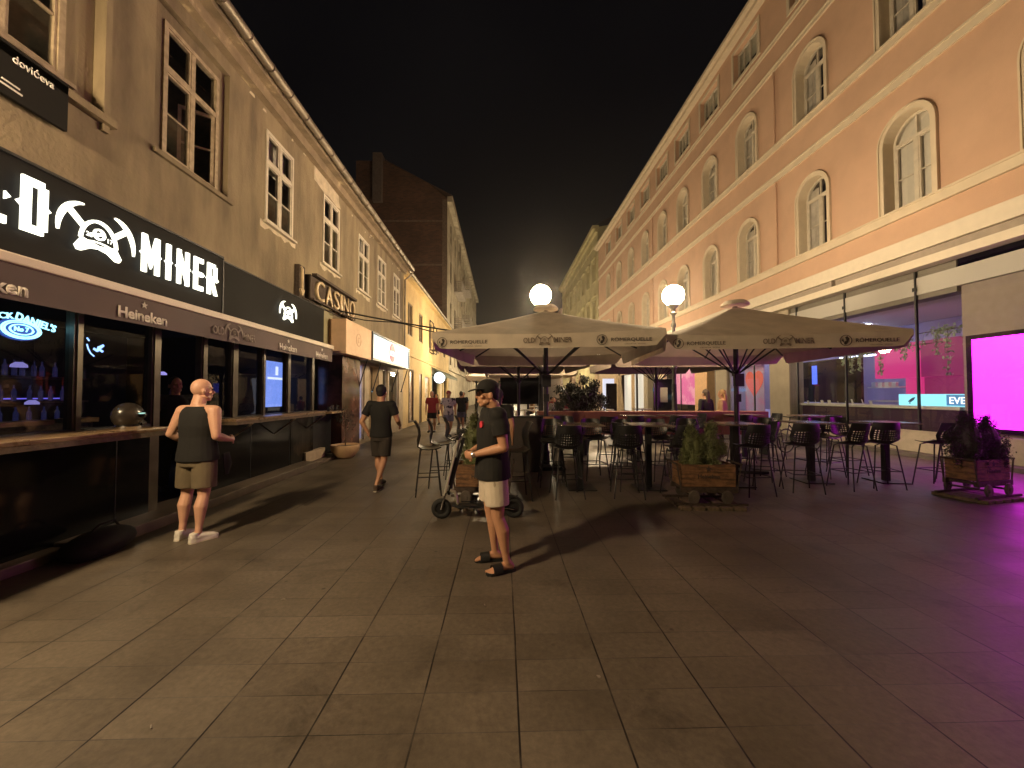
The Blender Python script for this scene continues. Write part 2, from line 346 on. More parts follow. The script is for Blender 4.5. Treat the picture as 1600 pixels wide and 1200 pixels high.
def arc_pts(cx, cy, rx, ry, a0, a1, n=10): return [(cx + rx * math.cos(math.radians(a0 + (a1 - a0) * i / n)), cy + ry * math.sin(math.radians(a0 + (a1 - a0) * i / n))) for i in range(n + 1)]
def crescent(b, pts, wmax, m, d0, d1, inner=0):
    """tapered curved blade along pts"""
    n = len(pts) - 1; up = []; dn = []
    for i, (x, y) in enumerate(pts):
        a = pts[max(i-1, 0)]; c = pts[min(i+1, n)]; dx, dy = c[0]-a[0], c[1]-a[1]; L = math.hypot(dx, dy)
        w = wmax * (.28 + .72 * math.sin(PI * i / n)) / 2; up.append((x - dy/L*w, y + dx/L*w)); dn.append((x + dy/L*w, y - dx/L*w))
    for i in range(n):
        b.prism([up[i], up[i+1], dn[i+1], dn[i]], m, d0, d1)
    return b
def emblem(b, s, m, d0, d1, thin=1.0, text=True):
    """helmet between two crossed pickaxes, width about 2*s"""
    S = Matrix.Diagonal((s, s, 1, 1)); m = m @ S
    for k in (1, -1):
        mm = m @ Matrix.Diagonal((k, 1, 1, 1))
        crescent(b, arc_pts(-.35, -.15, .62, .80, 185, 95, 10), .17 * thin, mm, d0, d1)
        b.prism([(-.80 , .36), (-.70, .46), (-.34, .14), (-.42, .03)], mm, d0, d1 - .0007)
        stroke(b, arc_pts(0, -.25, .46, .60, 175, 90, 8), .09 * thin, mm, d0, d1 + .001)
        b.prism([(-.44, -.20), (-.60, -.46), (-.54, -.56), (-.44, -.56), (-.22, -.42), (0, -.38), (0, -.29)], mm, d0, d1 + .0004)
    stroke(b, arc_pts(0, -.30, .36, .10, 170, 10, 6), .035 * thin, m, d0, d1 + .002)
    stroke(b, arc_pts(0, .02, .13, .13, 0, 360, 14), .05 * thin, m, d0, d1 + .003)
    b.prism(arc_pts(0, .02, .045, .045, 0, 330, 8), m, d0, d1 + .003)
    if text:
        text_bm(b, '20', .17, .12, m @ Matrix.Translation((-.27, -.07, 0)), .002, .03, d1); text_bm(b, '17', .15, .12, m @ Matrix.Translation((.27, -.07, 0)), .002, .03, d1)
GL = {  # condensed sign letters as bars: x0,y0,x1,y1 in a 0.46 x 1 cell, or 4-point quads
 'O': [(0,.08,.16,.92),(.30,.08,.46,.92),(.06,0,.40,.14),(.06,.86,.40,1)],
 'L': [(0,0,.16,1),(.16,0,.42,.14)],
 'D': [(.02,0,.18,1),(.32,.1,.47,.9),(.18,.86,.40,1),(.18,0,.40,.14)],
 'M': [(0,0,.15,1),(.47,0,.62,1),((.15,1),(.10,.62),(.31,.12),(.31,.5)),((.47,1),(.52,.62),(.31,.12),(.31,.5))],
 'I': [(.04,0,.20,1)],
 'N': [(0,0,.14,1),(.36,0,.50,1),((.10,1),(.14,.62),(.40,0),(.38,.38))],
 'E': [(0,0,.16,1),(.16,.86,.42,1),(.16,.43,.36,.57),(.16,0,.42,.14)],
 'R': [(0,0,.16,1),(.16,.86,.38,1),(.32,.56,.47,.92),(.16,.44,.38,.58),((.18,.44),(.30,.44),(.50,0),(.36,0))]}
GW = {'O': .46, 'L': .42, 'D': .47, 'M': .62, 'I': .24, 'N': .50, 'E': .42, 'R': .50}
def letter(b, ch, x, y, h, wsc, m, d0, d1):
    """x,y lower left; spurs at mid height as on the sign"""
    for k, q in enumerate(GL[ch]):
        e = d1 + .0006 * k
        if isinstance(q[0], tuple): P = [(x + px * h * wsc, y + py * h) for px, py in q]
        else: x0, y0, x1, y1 = q; P = [(x + a * h * wsc, y + c * h) for a, c in ((x0,y0),(x1,y0),(x1,y1),(x0,y1))]
        b.prism(P, m, d0, e)
    w = GW[ch] * h * wsc; l = x + (.04 * h * wsc if ch == 'I' else 0); r = x + (.20 * h * wsc if ch == 'I' else w); c = y + .5 * h; s = .07 * h
    b.prism([(l - s * .8, c), (l + .01, c - s), (l + .01, c + s)], m, d0, d1 - .0006)
    b.prism([(r + s * .8, c), (r - .01, c + s), (r - .01, c - s)], m, d0, d1 - .0009)
def word(b, s, x, y, h, wid, m, d0, d1, gap=.10):
    tot = sum(GW[c] for c in s) + gap * (len(s) - 1); k = wid / (tot * h); cx = x
    for c in s: letter(b, c, cx, y, h, k, m, d0, d1); cx += (GW[c] + gap) * h * k
# ================================================================ setting: ground
g = B(); g.quad((-60,-40,0),(60,-40,0),(60,200,0),(-60,200,0)); struct(g.done('ground', paving_mat()))
# ================================================================ street lamps (they light the place)
M['lamp_iron'] = mat('lamp_iron', (.09, .085, .075), .4, .6, var=.2, bump=.1)
M['lamp_iron_dark'] = mat('lamp_iron_dark', (.02, .018, .018), .45, .5, var=.2)
def street_lamp(x, y, label, h=4.43, r=.29):
    t = thing('street_lamp', label, 'street lamp', (x, y, 0), group='globe lamps along the street')
    b = B(); b.lathe((0,0,0), [(.20,0),(.20,.06),(.15,.10),(.13,.35),(.16,.40),(.11,.46),(.085,.9),(.12,.95),(.12,1.02),(.075,1.08),(.06,1.9)], 20)
    b.done('base', M['lamp_iron_dark'], t, True, world=False)
    b = B(); b.lathe((0,0,0), [(.055,1.9),(.055,2.3),(.085,2.34),(.085,2.40),(.05,2.46),(.042,3.5),(.07,3.54),(.07,3.6),(.045,3.66),(.045,3.85),(.10,3.92),(.06,3.97),(.06,4.02),(.14,h-r-.03),(.15,h-r+.02)], 16)
    b.done('pole', M['lamp_iron'], t, True, world=False)
    b = B(); b.ell((0,0,h), (r,r,r), u=28, v=16); b.done('globe', M['globe'], t, True, world=False)
    return t
lampA = street_lamp(1.09, 11.0, 'glowing globe lamp rising behind the top of the big left parasol')
street_lamp(4.86, 11.0, 'glowing globe lamp on its post in the gap between the two front parasols')
for x, y, lb in ((-1.6, 24.0, 'globe lamp beside the passers-by near the yellow building'), (6.2, 25.0, 'globe lamp under the second row of parasols by the right building'),
                 (1.0, 38.0, 'globe lamp far down the middle of the street'), (5.2, 52.0, 'globe lamp between the old houses'), (1.5, 66.0, 'farthest added globe lamp, hidden at the end of the street')):
    far = dup(lampA, (x, y, 0), label=lb)  # lamps out of view, added to light the house fronts further along
    if y > 30:
        for ch in C.objects:
            if ch.parent is far and ch.name.startswith('globe'): ch.data = ch.data.copy(); ch.data.materials[0] = glow('globe_far_boosted', (1.0, .80, .50), L_GLOBE * 2.2)  # output raised to brighten the far fronts
# wall lantern just outside the frame on the left: it throws the people's shadows
t = thing('wall_lantern', 'hooded globe lantern on a wall bracket above the bar awning', 'wall lantern', (-4.6, .55, 4.2))
b = B(); b.cyl((0,0,.32), (.62,0,.32), .02); b.cyl((0,0,.05), (.4,0,.31), .015); b.box(-.0, .03, -.08, .08, -.05, .42); b.done('bracket', M['lamp_iron_dark'], t, world=False)
b = B(); b.lathe((.6,0,.18), [(.05,.14),(.12,.12),(.30,.02),(.31,-.0),(.29,-.0),(.10,.09)], 24); b.done('added_hood', M['lamp_iron_dark'], t, True, world=False)  # unseen cap added to keep the lantern's light off the upper wall
b = B(); b.ell((.6,0,0), (.2,.2,.2), u=24, v=14); b.done('globe', glow('lantern_globe', (1.0, .73, .41), L_NEAR), t, True, world=False)
# ================================================================ left: plaster building
M['stucco'] = mat('stucco', (.27, .215, .135), .92, var=.14, vscale=1.2, bump=.45, bscale=22, col2=(.155, .118, .078), c2scale=1.1, c2lo=.44, c2hi=.66, stretch=(1.6, 1.6, .38))
M['stucco_patch'] = mat('stucco_patch', (.55, .47, .35), .9, var=.2, vscale=5, bump=.3)
M['zinc'] = mat('zinc', (.26, .22, .17), .5, .5, var=.3, vscale=3)
M['tiles'] = mat('tiles', (.14, .07, .045), .85, var=.3, vscale=6, bump=.3)
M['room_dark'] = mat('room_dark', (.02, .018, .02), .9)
M['glass'] = glassmat('glass', (.8, .82, .8), 1.0)
M['glass_dark'] = glassmat('glass_dark', (.60, .60, .62), .85, .01)
M['glass_old'] = glassmat('glass_old', (.92, .92, .92), 2.6, .04)
M['curtain'] = mat('curtain', (.66, .62, .55), .9, var=.2, vscale=4)
lb_ = thing('plaster_building', 'weathered ochre plaster building with tall casement windows above the bar', 'building', (-4.6, 6, 0))
fm = fml(-4.6)
LW = [(3.52, 1.06, 4.93, 6.85, 'o'), (5.76, 1.04, 4.90, 6.80, 'o'), (7.92, .98, 4.96, 6.78, 'c'), (10.33, .98, 4.96, 6.78, 'c'), (12.76, .98, 4.96, 6.76, 'c'), (14.7, .98, 4.96, 6.76, 'c'), (16.75, .98, 4.96, 6.76, 'c')]
holes = [rect(c - w/2, c + w/2, a, z) for c, w, a, z, k in LW[2:]] + [rect(2.72, 4.36, 4.80, 7.02), rect(5.04, 6.42, 4.80, 6.98)]
for c in (-2.2, .4): holes.append(rect(c - .5, c + .5, 4.95, 6.8))
b = B(); facade(b, rect(-8, 18, 2.9, 7.4), holes, fm, .22)
facade(b, rect(-8, -5.0, 0, 2.898), [], fm); 
b.box(-12, -4.602, 17.99, 18.0, 0, 7.4)
for (c, w, a, z, k), (o0, o1, q0, q1) in zip(LW[:2], ((2.70, 4.38, 4.78, 7.04), (5.02, 6.44, 4.78, 7.0))):
    facade(b, rect(o0, o1, q0, q1), [rect(c - w/2, c + w/2, a, z)], fml(-4.69), .12)
b.done('wall', M['stucco'], lb_)
b = B()   # moulding round the first window's recess
for y0, y1 in ((4.36, 4.43), (2.64, 2.72)): fbox(b, fm, y0, y1, 4.62, 7.1, 0, .045)
fbox(b, fm, 2.6, 4.47, 4.70, 4.785, 0, .10); fbox(b, fm, 5.02, 6.5, 4.80, 4.87, 0, .05)
b.done('moulding', M['stucco'], lb_)
def ragged(cy, w, ztop, drop, seed, d=.008):
    r = random.Random(seed); pts = [(cy - w/2, ztop), (cy + w/2, ztop)]; n = 9
    for i in range(n + 1): pts.append((cy + w/2 - w * i / n + r.uniform(-.02, .02), ztop - drop * r.uniform(.35, 1)))
    return pts
b = B()
for i, (c, w, a, z, k) in enumerate(LW[2:]): b.prism([(p[0], p[1]) for p in ragged(c, w + .28, a - .005, .17, i + 3)], ML(-4.6, 0, 0), -.01, .008)
b.prism([(9.35, 7.22), (10.0, 7.2), (10.75, 7.17), (10.78, 7.0), (10.9, 6.86), (10.6, 6.80), (10.2, 6.84), (9.9, 6.80), (9.34, 6.86)], ML(-4.6, 0, 0), -.01, .012)
r_ = random.Random(5)
for i in range(16):
    y = r_.uniform(6.6, 17.5); z = r_.uniform(7.02, 7.18); w = r_.uniform(.04, .16)
    b.prism([(y, z), (y + w, z + .01), (y + w * .9, z + .06), (y + .2 * w, z + .05)], ML(-4.6, 0, 0), -.01, .009)
b.done('plaster_patch', M['stucco_patch'], lb_)
b = B(); fbox(b, fm, -8, 18, 7.2, 7.4, .0, .14); fbox(b, fm, -8, 18, 7.4, 7.52, -.1, .30); b.done('cornice', mat('cornice', (.26, .20, .13), .9, var=.3, vscale=3, bump=.4, col2=(.42, .34, .22), c2scale=3, c2lo=.6, c2hi=.68), lb_)
b = B(); b.bm.faces.new([b.bm.verts.new(p) for p in ((-4.3,-8,7.55),(-4.3,18,7.55),(-8.6,18,10.4),(-8.6,-8,10.4))]); b.bm.faces.new([b.bm.verts.new(p) for p in ((-12.8,-8,7.6),(-12.8,18,7.6),(-8.6,18,10.41),(-8.6,-8,10.41))])
b.done('roof', M['tiles'], lb_)
b = B(); b.cyl((-4.20,-8,7.56), (-4.20,18.15,7.50), .085, n=14)
y = -8
while y < 18: b.torus((-4.20, y, 7.55 - .06 * (y + 8) / 26), .088, .012, (0,1,0), 14, 5); y += .62
b.done('gutter', M['zinc'], lb_, True)
b = B(); b.loft([(-4.2,18.02,7.5),(-4.2,18.05,7.3),(-4.34,18.0,7.1),(-4.52,17.95,6.95),(-4.53,17.95,3.4)], .045, 10); b.done('downpipe_or_shade_rib', M['zinc'], lb_, True)
def casement(parent, fm_, c, w, z0, z1, m, fw=.06, d=-.03, openr=False, cur=None):
    tr = z0 + (z1 - z0) * .66
    b = B(); band(b, rect(c - w/2, c + w/2, z0, z1), rect(c - w/2 + fw, c + w/2 - fw, z0 + fw, z1 - fw), fm_, d - .05, d + .035)
    fbox(b, fm_, c - w/2 + fw, c + w/2 - fw, tr - .04, tr + .04, d - .03, d + .03); fbox(b, fm_, c - .035, c + .035, tr + .04, z1 - fw, d - .03, d + .028)
    f = b.done('window', m, parent)
    b = B(); zm = (z0 + fw + tr - .04) / 2
    fbox(b, fm_, c - .04, c + .04, z0 + fw, tr - .04, d - .03, d + .027)
    for s in (-1, 1):
        if openr and s > 0: continue
        a0, a1 = sorted((c + s * .04, c + s * (w/2 - fw))); fbox(b, fm_, a0, a1, zm - .012, zm + .012, d - .02, d + .012)
        for q0, q1 in ((z0 + fw, tr - .04), (tr + .04, z1 - fw)): band(b, rect(a0, a1, q0, q1), rect(a0 + .03, a1 - .03, q0 + .03, q1 - .03), fm_, d - .03, d + .018)
    b.done('sash', m, f)
    if openr:
        b = B(); T = ML(-4.69, c + w/2 - fw, 0) @ Matrix.Rotation(math.radians(-52), 4, 'Y')
        W_ = w/2 - fw
        for q in ((-W_, -W_ + .045, z0 + fw, tr - .04), (-.045, 0, z0 + fw, tr - .04), (-W_ + .045, -.045, z0 + fw, z0 + fw + .05), (-W_ + .045, -.045, tr - .09, tr - .04), (-W_ + .045, -.045, zm - .012, zm + .012)): b.box(q[0], q[1], q[2], q[3], 0, .035, T)
        b.done('open_sash', m, f)
    b = B(); q = [(c - w/2 + fw, c - .04), (c + .04, c + w/2 - fw)]
    for a0, a1 in (q[:1] if openr else q):
        b.quad(*[fm_(a, z, d - .012) for a, z in rect(a0, a1, z0 + fw, tr - .04)])
    for a0, a1 in q: b.quad(*[fm_(a, z, d - .012) for a, z in rect(a0, a1, tr + .04, z1 - fw)])
    b.done('pane', M['glass_old'], f)
    if cur:
        b = B(); n = 24; zc = z0 + (z1 - z0) * cur
        for (a0, a1) in ((c - w/2, c - w * .12), (c + w * .2, c + w/2)) if cur < .5 else ((c - w/2, c + w/2),):
            for i in range(n):
                u0 = a0 + (a1 - a0) * i / n; u1 = a0 + (a1 - a0) * (i + 1) / n; e0 = .012 * math.sin(i * 1.3); e1 = .012 * math.sin((i + 1) * 1.3)
                b.quad(fm_(u0, zc if cur > .5 else z0, d - .14 + e0), fm_(u1, zc if cur > .5 else z0, d - .14 + e1), fm_(u1, z1, d - .14 + e1), fm_(u0, z1, d - .14 + e0))
        b.done('curtain', M['curtain'], f)
    b = B(); fbox(b, fm_, c - w/2 - .06, c + w/2 + .06, z0 - .04, z0 + .002, d - .02, d + .10); b.done('sill', m if m is not M['cream_frame'] else M['cream_frame'], f)
    return f
for i, (c, w, a, z, k) in enumerate(LW):
    casement(lb_, fml(-4.69) if k == 'o' else fm, c, w, a, z, M['old_frame'] if k == 'o' else M['cream_frame'], openr=(i == 1), cur=(None, None, .62, .3, .62, .3, .7)[i], d=-.01)
for c in (-2.2, .4): casement(lb_, fm, c, 1.0, 4.95, 6.8, M['old_frame'], d=-.01)
# ground floor of the same building beyond the bar: piers, doorways (Y 9.5 .. 18)
b = B()
holes = [rect(12.15, 13.0, .12, 2.62), rect(13.45, 14.5, .02, 2.62), rect(14.95, 15.6, .75, 2.6), rect(15.8, 17.3, .75, 2.6)]
facade(b, rect(11.62, 18, 0, 2.898), holes, fml(-4.6), .25); b.done('lower_wall', mat('cream_wall', (.50, .40, .26), .7, var=.1, vscale=3, bump=.1, col2=(.40, .31, .20), c2scale=2), lb_)
b = B()
for a0, a1, z0, z1 in ((12.15, 13.0, .12, 2.62), (14.95, 15.6, .75, 2.6), (15.8, 17.3, .75, 2.6)): band(b, rect(a0, a1, z0, z1), rect(a0 + .05, a1 - .05, z0 + .05, z1 - .05), fml(-4.6), -.12, -.06)
b.done('shop_frame', M['cream_frame'], lb_)
b = B(); fbox(b, fml(-4.6), 12.2, 12.95, .17, 2.57, -.10, -.09); b.done('door_pane', mat('milky_glass', (.42, .42, .50), .25, var=.1, emit=(.32, .34, .75), es=.22), lb_)
b = B()
for a0, a1 in ((15.0, 15.55), (15.85, 16.52), (16.58, 17.25)): b.quad(*[fml(-4.6)(a, z, -.1) for a, z in rect(a0, a1, .8, 2.55)])
b.done('pane', M['glass'], lb_)
b = B(); b.quad((-4.9,13.4,0),(-4.9,14.6,0),(-4.9,14.6,2.8),(-4.9,13.4,2.8)); b.quad((-6.2,14.8,.2),(-6.2,17.6,.2),(-6.2,17.6,2.8),(-6.2,14.8,2.8)); b.box(-6.2,-4.72,14.8,17.5,.1,.7)
b.done('shop_interior', mat('shop_beige', (.42, .32, .19), .7, var=.2), lb_)
b = B()
for y in (15.25, 16.2, 16.9): b.cyl((-5.5, y, 1.72), (-5.5, y, 1.76), .09, n=12)
b.box(-5.55,-5.5,15.2,15.3,1.2,1.7); b.done('ceiling_light', glow('cyan_light', (.25, .65, 1), 2.2), lb_)
# marble pier and casino entrance
b = B(); b.box(-4.62, -4.25, 10.32, 11.60, 0, 3.1); b.box(-4.9, -4.63, 10.32, 11.6, 0, 3.1); b.done('marble_pier', mat('marble_red', (.10, .04, .03), .14, var=.3, vscale=3, col2=(.035, .014, .012), c2scale=2.2), lb_)
b = B(); b.box(-4.62, -4.52, 9.52, 10.31, 2.9, 3.9); b.box(-4.62,-4.45,9.5,9.95,2.9,3.9); b.done('fascia_panel', mat('khaki_panel', (.26, .23, .13), .6, var=.1), lb_)
b = B(); b.box(-5.5, -5.45, 9.3, 10.32, .12, 2.9); b.box(-5.5, -4.6, 9.27, 9.30, .12, 2.9); b.box(-5.5,-4.6,9.3,10.32,2.86,2.9); b.done('entrance_recess', mat('recess_brown', (.045, .025, .03), .35, var=.2), lb_)
# steps in front of the bar and entrance
b = B(); b.bev(-4.7, -4.10, 3.9, 8.69, 0, .13, .012); b.bev(-4.7,-4.30, -5.0, 3.898, 0, .10, .012); b.bev(-4.9, -4.18, 8.70, 11.5, 0, .07, .01)
b.done('stone_step', mat('step_stone', (.13, .10, .075), .5, var=.25, vscale=6, bump=.15, bscale=25), lb_)
b = B(); b.box(-4.56, -4.40, 8.75, 9.7, .07, .30); b.done('sill_block', mat('beige_stone', (.42, .33, .23), .6, var=.15), lb_)
# ================================================================ left: yellow building
M['yellow'] = mat('yellow', (.66, .50, .24), .85, var=.08, vscale=1.5, bump=.15, bscale=18, col2=(.58, .42, .20), c2scale=.8)
yb = thing('yellow_building', 'two-storey yellow house past the plaster building, with grey windows', 'building', (-4.7, 26, 0))
fm = fml(-4.7); b = B()
cs = [19.75, 22.35, 25.3, 28.3, 31.4]
lowh = [rect(19.5, 20.5, .2, 2.9), rect(22.0, 22.75, 0, 2.8), rect(23.6, 25.0, .9, 2.7), rect(25.9, 28.6, .05, 3.0), rect(29.6, 30.6, .7, 2.8), rect(31.4, 33, .3, 2.8)]
facade(b, rect(18.02, 34, 0, 7.3), [rect(c - .5, c + .5, 4.6, 6.25) for c in cs] + lowh, fm, .12)
fbox(b, fm, 18.02, 34, 3.55, 3.62, 0, .05); fbox(b, fm, 18.02, 34, 7.3, 7.42, -.1, .25); b.done('wall', M['yellow'], yb)
for c in cs:
    b = B(); band(b, rect(c - .5, c + .5, 4.6, 6.25), rect(c - .43, c + .43, 4.67, 6.18), fm, -.12, -.03); fbox(b, fm, c - .03, c + .03, 4.67, 6.18, -.11, -.05)
    wf = b.done('window', mat('grey_frame', (.25, .20, .13), .6), yb)
    b = B(); b.quad(*[fm(a, z, -.1) for a, z in rect(c - .43, c + .43, 4.67, 6.18)]); b.done('pane', mat('shut_pane', (.24, .17, .11), .2, var=.2), wf)
b = B(); fbox(b, fm, 25.0, 25.9, 4.5, 4.53, .0, .5)
for c in (25.3,):
    band(b, rect(c - .55, c + .75, 4.3, 6.4), rect(c - .5, c + .7, 4.35, 6.35), fm, .05, .10); band(b, rect(c - .1, c + 1.1, 4.3, 6.1), rect(c - .05, c + 1.05, 4.35, 6.05), fm, .2, .25)
b.done('sign_frame', M['rust'], yb)
b = B(); band(b, lowh[0], rect(19.58, 20.42, .28, 2.82), fm, -.05, .03); b.done('display_frame', M['old_wood'], yb)
b = B(); fbox(b, fm, 19.58, 20.42, .28, 2.82, -.06, -.04); b.done('display_case', mat('poster', (.36, .24, .16), .3, var=.5, vscale=3, col2=(.60, .50, .42), c2scale=2.5, c2lo=.5, c2hi=.55), yb)
b = B(); fbox(b, fm, 22.0, 22.75, 0, 2.8, -.1, -.06); b.done('door', mat('door_brown', (.05, .022, .015), .4), yb)
b = B(); fbox(b, fm, 23.6, 25.0, .9, 2.7, -.1, -.06); b.done('poster_window', mat('poster2', (.40, .30, .10), .3, col2=(.5, .40, .35), c2scale=3, var=.3), yb)
b = B(); fbox(b, fm, 25.9, 28.6, .05, 3.0, -.5, -.45); b.done('shop_window', mat('shop_green', (.06, .10, .08), .4, emit=(.25, .55, .42), es=.3, var=.3, vscale=2), yb)
b = B(); fbox(b, fm, 29.6, 30.6, .7, 2.8, -.12, -.08); fbox(b, fm, 31.4, 33, .3, 2.8, -.3, -.26); b.done('lit_window', glow('lit_warm', (1, .75, .38), .75), yb)
b = B(); b.quad((-4.4,18.02,7.45),(-4.4,34,7.45),(-8.8,34,10.2),(-8.8,18.02,10.2)); b.done('roof', M['tiles'], yb)
b = B(); b.cyl((-4.38,18.1,7.46), (-4.38,34,7.46), .08, n=10); b.done('gutter', M['zinc'], yb, True)
# green awning and round sign
t = thing('shop_awning', 'long dark green shop awning under the yellow house', 'awning', (-4.7, 29, 3.2))
b = B(); p = [(-4.7,25.7,3.45),(-4.7,33.5,3.45),(-3.9,33.5,3.0),(-3.9,25.7,3.0)]; q = [(x, y, z - .03) for x, y, z in p]
P_ = [b.bm.verts.new(v) for v in p]; Q_ = [b.bm.verts.new(v) for v in q]; b.bm.faces.new(P_); b.bm.faces.new(Q_)
for i in range(4): b.bm.faces.new((P_[i], P_[(i+1)%4], Q_[(i+1)%4], Q_[i]))
b.box(-3.9,-3.88,25.7,33.5,2.8,3.0); b.done('canopy', mat('awning_green', (.10, .12, .08), .8, var=.2), t)
t = thing('round_sign', 'glowing round white sign sticking out by the green awning', 'sign', (-4.2, 26.0, 2.75))
b = B(); b.cyl((0,-.06,0), (0,.06,0), .37, n=28); b.done('disc', glow('round_white', (.82, .95, 1.0), 3.2), t, True, world=False)
b = B(); b.torus((0,0,0), .38, .02, (0,1,0), 28, 6); b.cyl((-.5,0,0), (-.38,0,0), .02, n=8); b.done('rim', M['dark_steel'], t, world=False)
b = B(); text_bm(b, 'cafe', .42, .16, MF(0, -.062, 0), .003); b.done('sign_lettering', mat('sign_teal', (.15, .35, .35), .5), t, world=False)
# ================================================================ left: tall house with brick party wall
M['brick'] = bpy.data.materials.new('brick'); M['brick'].use_nodes = True
n = M['brick'].node_tree.nodes; l = M['brick'].node_tree.links; k = n.new('ShaderNodeTexBrick'); tcc = n.new('ShaderNodeTexCoord'); mp = n.new('ShaderNodeMapping')
mp.inputs['Rotation'].default_value = (math.radians(-90), 0, 0); l.new(tcc.outputs['Object'], mp.inputs['Vector']); l.new(mp.outputs[0], k.inputs['Vector'])
k.inputs['Scale'].default_value = 1; k.inputs['Brick Width'].default_value = .32; k.inputs['Row Height'].default_value = .11; k.inputs['Mortar Size'].default_value = .008
k.inputs['Color1'].default_value = (.20, .095, .055, 1); k.inputs['Color2'].default_value = (.115, .06, .04, 1); k.inputs['Mortar'].default_value = (.16, .12, .09, 1)
nzz = n.new('ShaderNodeTexNoise'); nzz.inputs['Scale'].default_value = .7; nzz.inputs['Detail'].default_value = 8; l.new(tcc.outputs['Object'], nzz.inputs['Vector'])
mxx = n.new('ShaderNodeMix'); mxx.data_type = 'RGBA'; mxx.blend_type = 'MULTIPLY'; mxx.inputs['Factor'].default_value = .7; l.new(k.outputs['Color'], mxx.inputs[6]); l.new(nzz.outputs['Fac'], mxx.inputs[7])
l.new(mxx.outputs[2], n['Principled BSDF'].inputs['Base Color']); n['Principled BSDF'].inputs['Roughness'].default_value = .9
tb = thing('brick_gable_building', 'tall old house with bare brick party wall rising over the yellow house', 'building', (-4.9, 50, 0))
b = B(); b.bm.faces.new([b.bm.verts.new(p) for p in ((-4.9,34.01,0),(-4.9,34.01,19.0),(-6.6,34.01,20.4),(-10.4,34.01,22.4),(-13,34.01,22.4),(-13,34.01,0))]); b.done('party_wall', M['brick'], tb)
b = B()
for z in (16.9, 13.0, 9.2): b.box(-11.2, -5.2, 33.96, 34.0, z, z + .14)
b.box(-5.3, -4.95, 33.96, 34.0, 6, 18.9); b.done('plaster_band', mat('dirty_band', (.17, .12, .085), .9, var=.3), tb)
b = B(); b.box(-11.4, -10.6, 33.6, 34.6, 18.6, 22.9); b.done('chimney', mat('chimney_plaster', (.15, .12, .10), .9, var=.2), tb)
M['old_plaster'] = mat('old_plaster', (.40, .35, .26), .9, var=.25, vscale=1.2, bump=.3, col2=(.24, .20, .15), c2scale=.8, c2lo=.5, c2hi=.6, stretch=(1, 1, .3))
b = B(); fm = fml(-4.88); ys = [36.5 + 3.3 * i for i in range(11)]; hl = []
for zz in (4.4, 8.3, 12.1, 15.8): hl += [rect(y - .55, y + .55, zz, zz + 2.0) for y in ys]
facade(b, rect(34.01, 72, 0, 19.2), hl, fm, .25); fbox(b, fm, 34.0, 72, 18.7, 19.2, 0, .45); fbox(b, fm, 34.0, 72, 3.8, 4.0, 0, .2)
fbox(b, fm, 44, 44.2, 4, 19, 0, .15); b.done('wall', M['old_plaster'], tb)
for h in hl: b = B(); b.quad(*[fm(a, z, -.2) for a, z in h]); b.done('window', mat('far_pane', (.05, .045, .04), .2), tb)
for (y0, y1, z) in ((39, 43, 12.1), (39, 43, 8.3), (47, 51, 14.5), (48, 53, 10.5)):
    b = B(); fbox(b, fm, y0, y1, z - .15, z, 0, .85)
    for k in range(5): fbox(b, fm, y0, y1, z + .15 + .19 * k, z + .23 + .19 * k, .80, .83)
    for k in range(5): fbox(b, fm, y0 - .03, y0, z + .15 + .19 * k, z + .23 + .19 * k, 0, .83)
    b.done('balcony', mat('balcony_grey', (.30, .26, .22), .7, var=.3), tb)
b = B(); b.quad((-4.4,34,19.25),(-4.4,72,19.25),(-10.4,72,22.5),(-10.4,34,22.5)); b.done('roof', M['tiles'], tb)
# ================================================================ right: apricot arcade building
RX = 11.0; fm = fmr(RX)
M['peach'] = mat('peach', (.61, .40, .28), .9, var=.05, vscale=1.5, bump=.25, bscale=40, col2=(.57, .37, .258), c2scale=.6)
M['cream'] = mat('cream', (.66, .56, .42), .8, var=.06, vscale=3, bump=.1)
rb = thing('apricot_building', 'long four-storey apricot building with round-arched windows and cream bands', 'building', (RX, 20, 0))
COLS = [4.2, 7.3, 10.4, 13.6, 17.2, 20.3, 23.4, 26.4, 29.6, 32.9, 36.3, 40.0]
A1 = (1.24, 6.74, 9.30); A2 = (1.24, 11.66, 14.02); A3 = (1.75, 16.30, 17.72)
hl = [arch(c, A1[0], A1[1], A1[2]) for c in COLS] + [arch(c, A2[0], A2[1], A2[2]) for c in COLS] + [rect(c - A3[0]/2, c + A3[0]/2, A3[1], A3[2]) for c in COLS]
b = B(); facade(b, rect(-6, 44.2, 5.5, 18.3), hl, fm, .34)
b.quad((RX,44.2,0),(RX+10,44.2,0),(RX+10,44.2,18.3),(RX,44.2,18.3)); b.quad((RX,-6,0),(RX+10,-6,0),(RX+10,-6,18.3),(RX,-6,18.3))
b.done('wall', M['peach'], rb)
b = B()
for z0, z1, d in ((6.44, 6.72, .10), (10.14, 10.40, .06), (11.38, 11.62, .08), (14.66, 14.86, .06), (15.76, 15.94, .05)): fbox(b, fm, -6, 44.2, z0, z1, 0, d); fbox(b, fm, -6, 44.2, z1 - .05, z1 + .002, 0, d + .03)
b.done('string_course', M['cream'], rb)
b = B(); fbox(b, fm, -6, 44.4, 18.3, 18.45, -.2, .5); fbox(b, fm, -6, 44.3, 18.12, 18.3, 0, .3); b.done('eaves', M['cream'], rb)
b = B(); b.quad((RX-.45,-6,18.47),(RX-.45,44.3,18.47),(RX+6,44.3,21.5),(RX+6,-6,21.5)); b.done('roof', M['tiles'], rb)
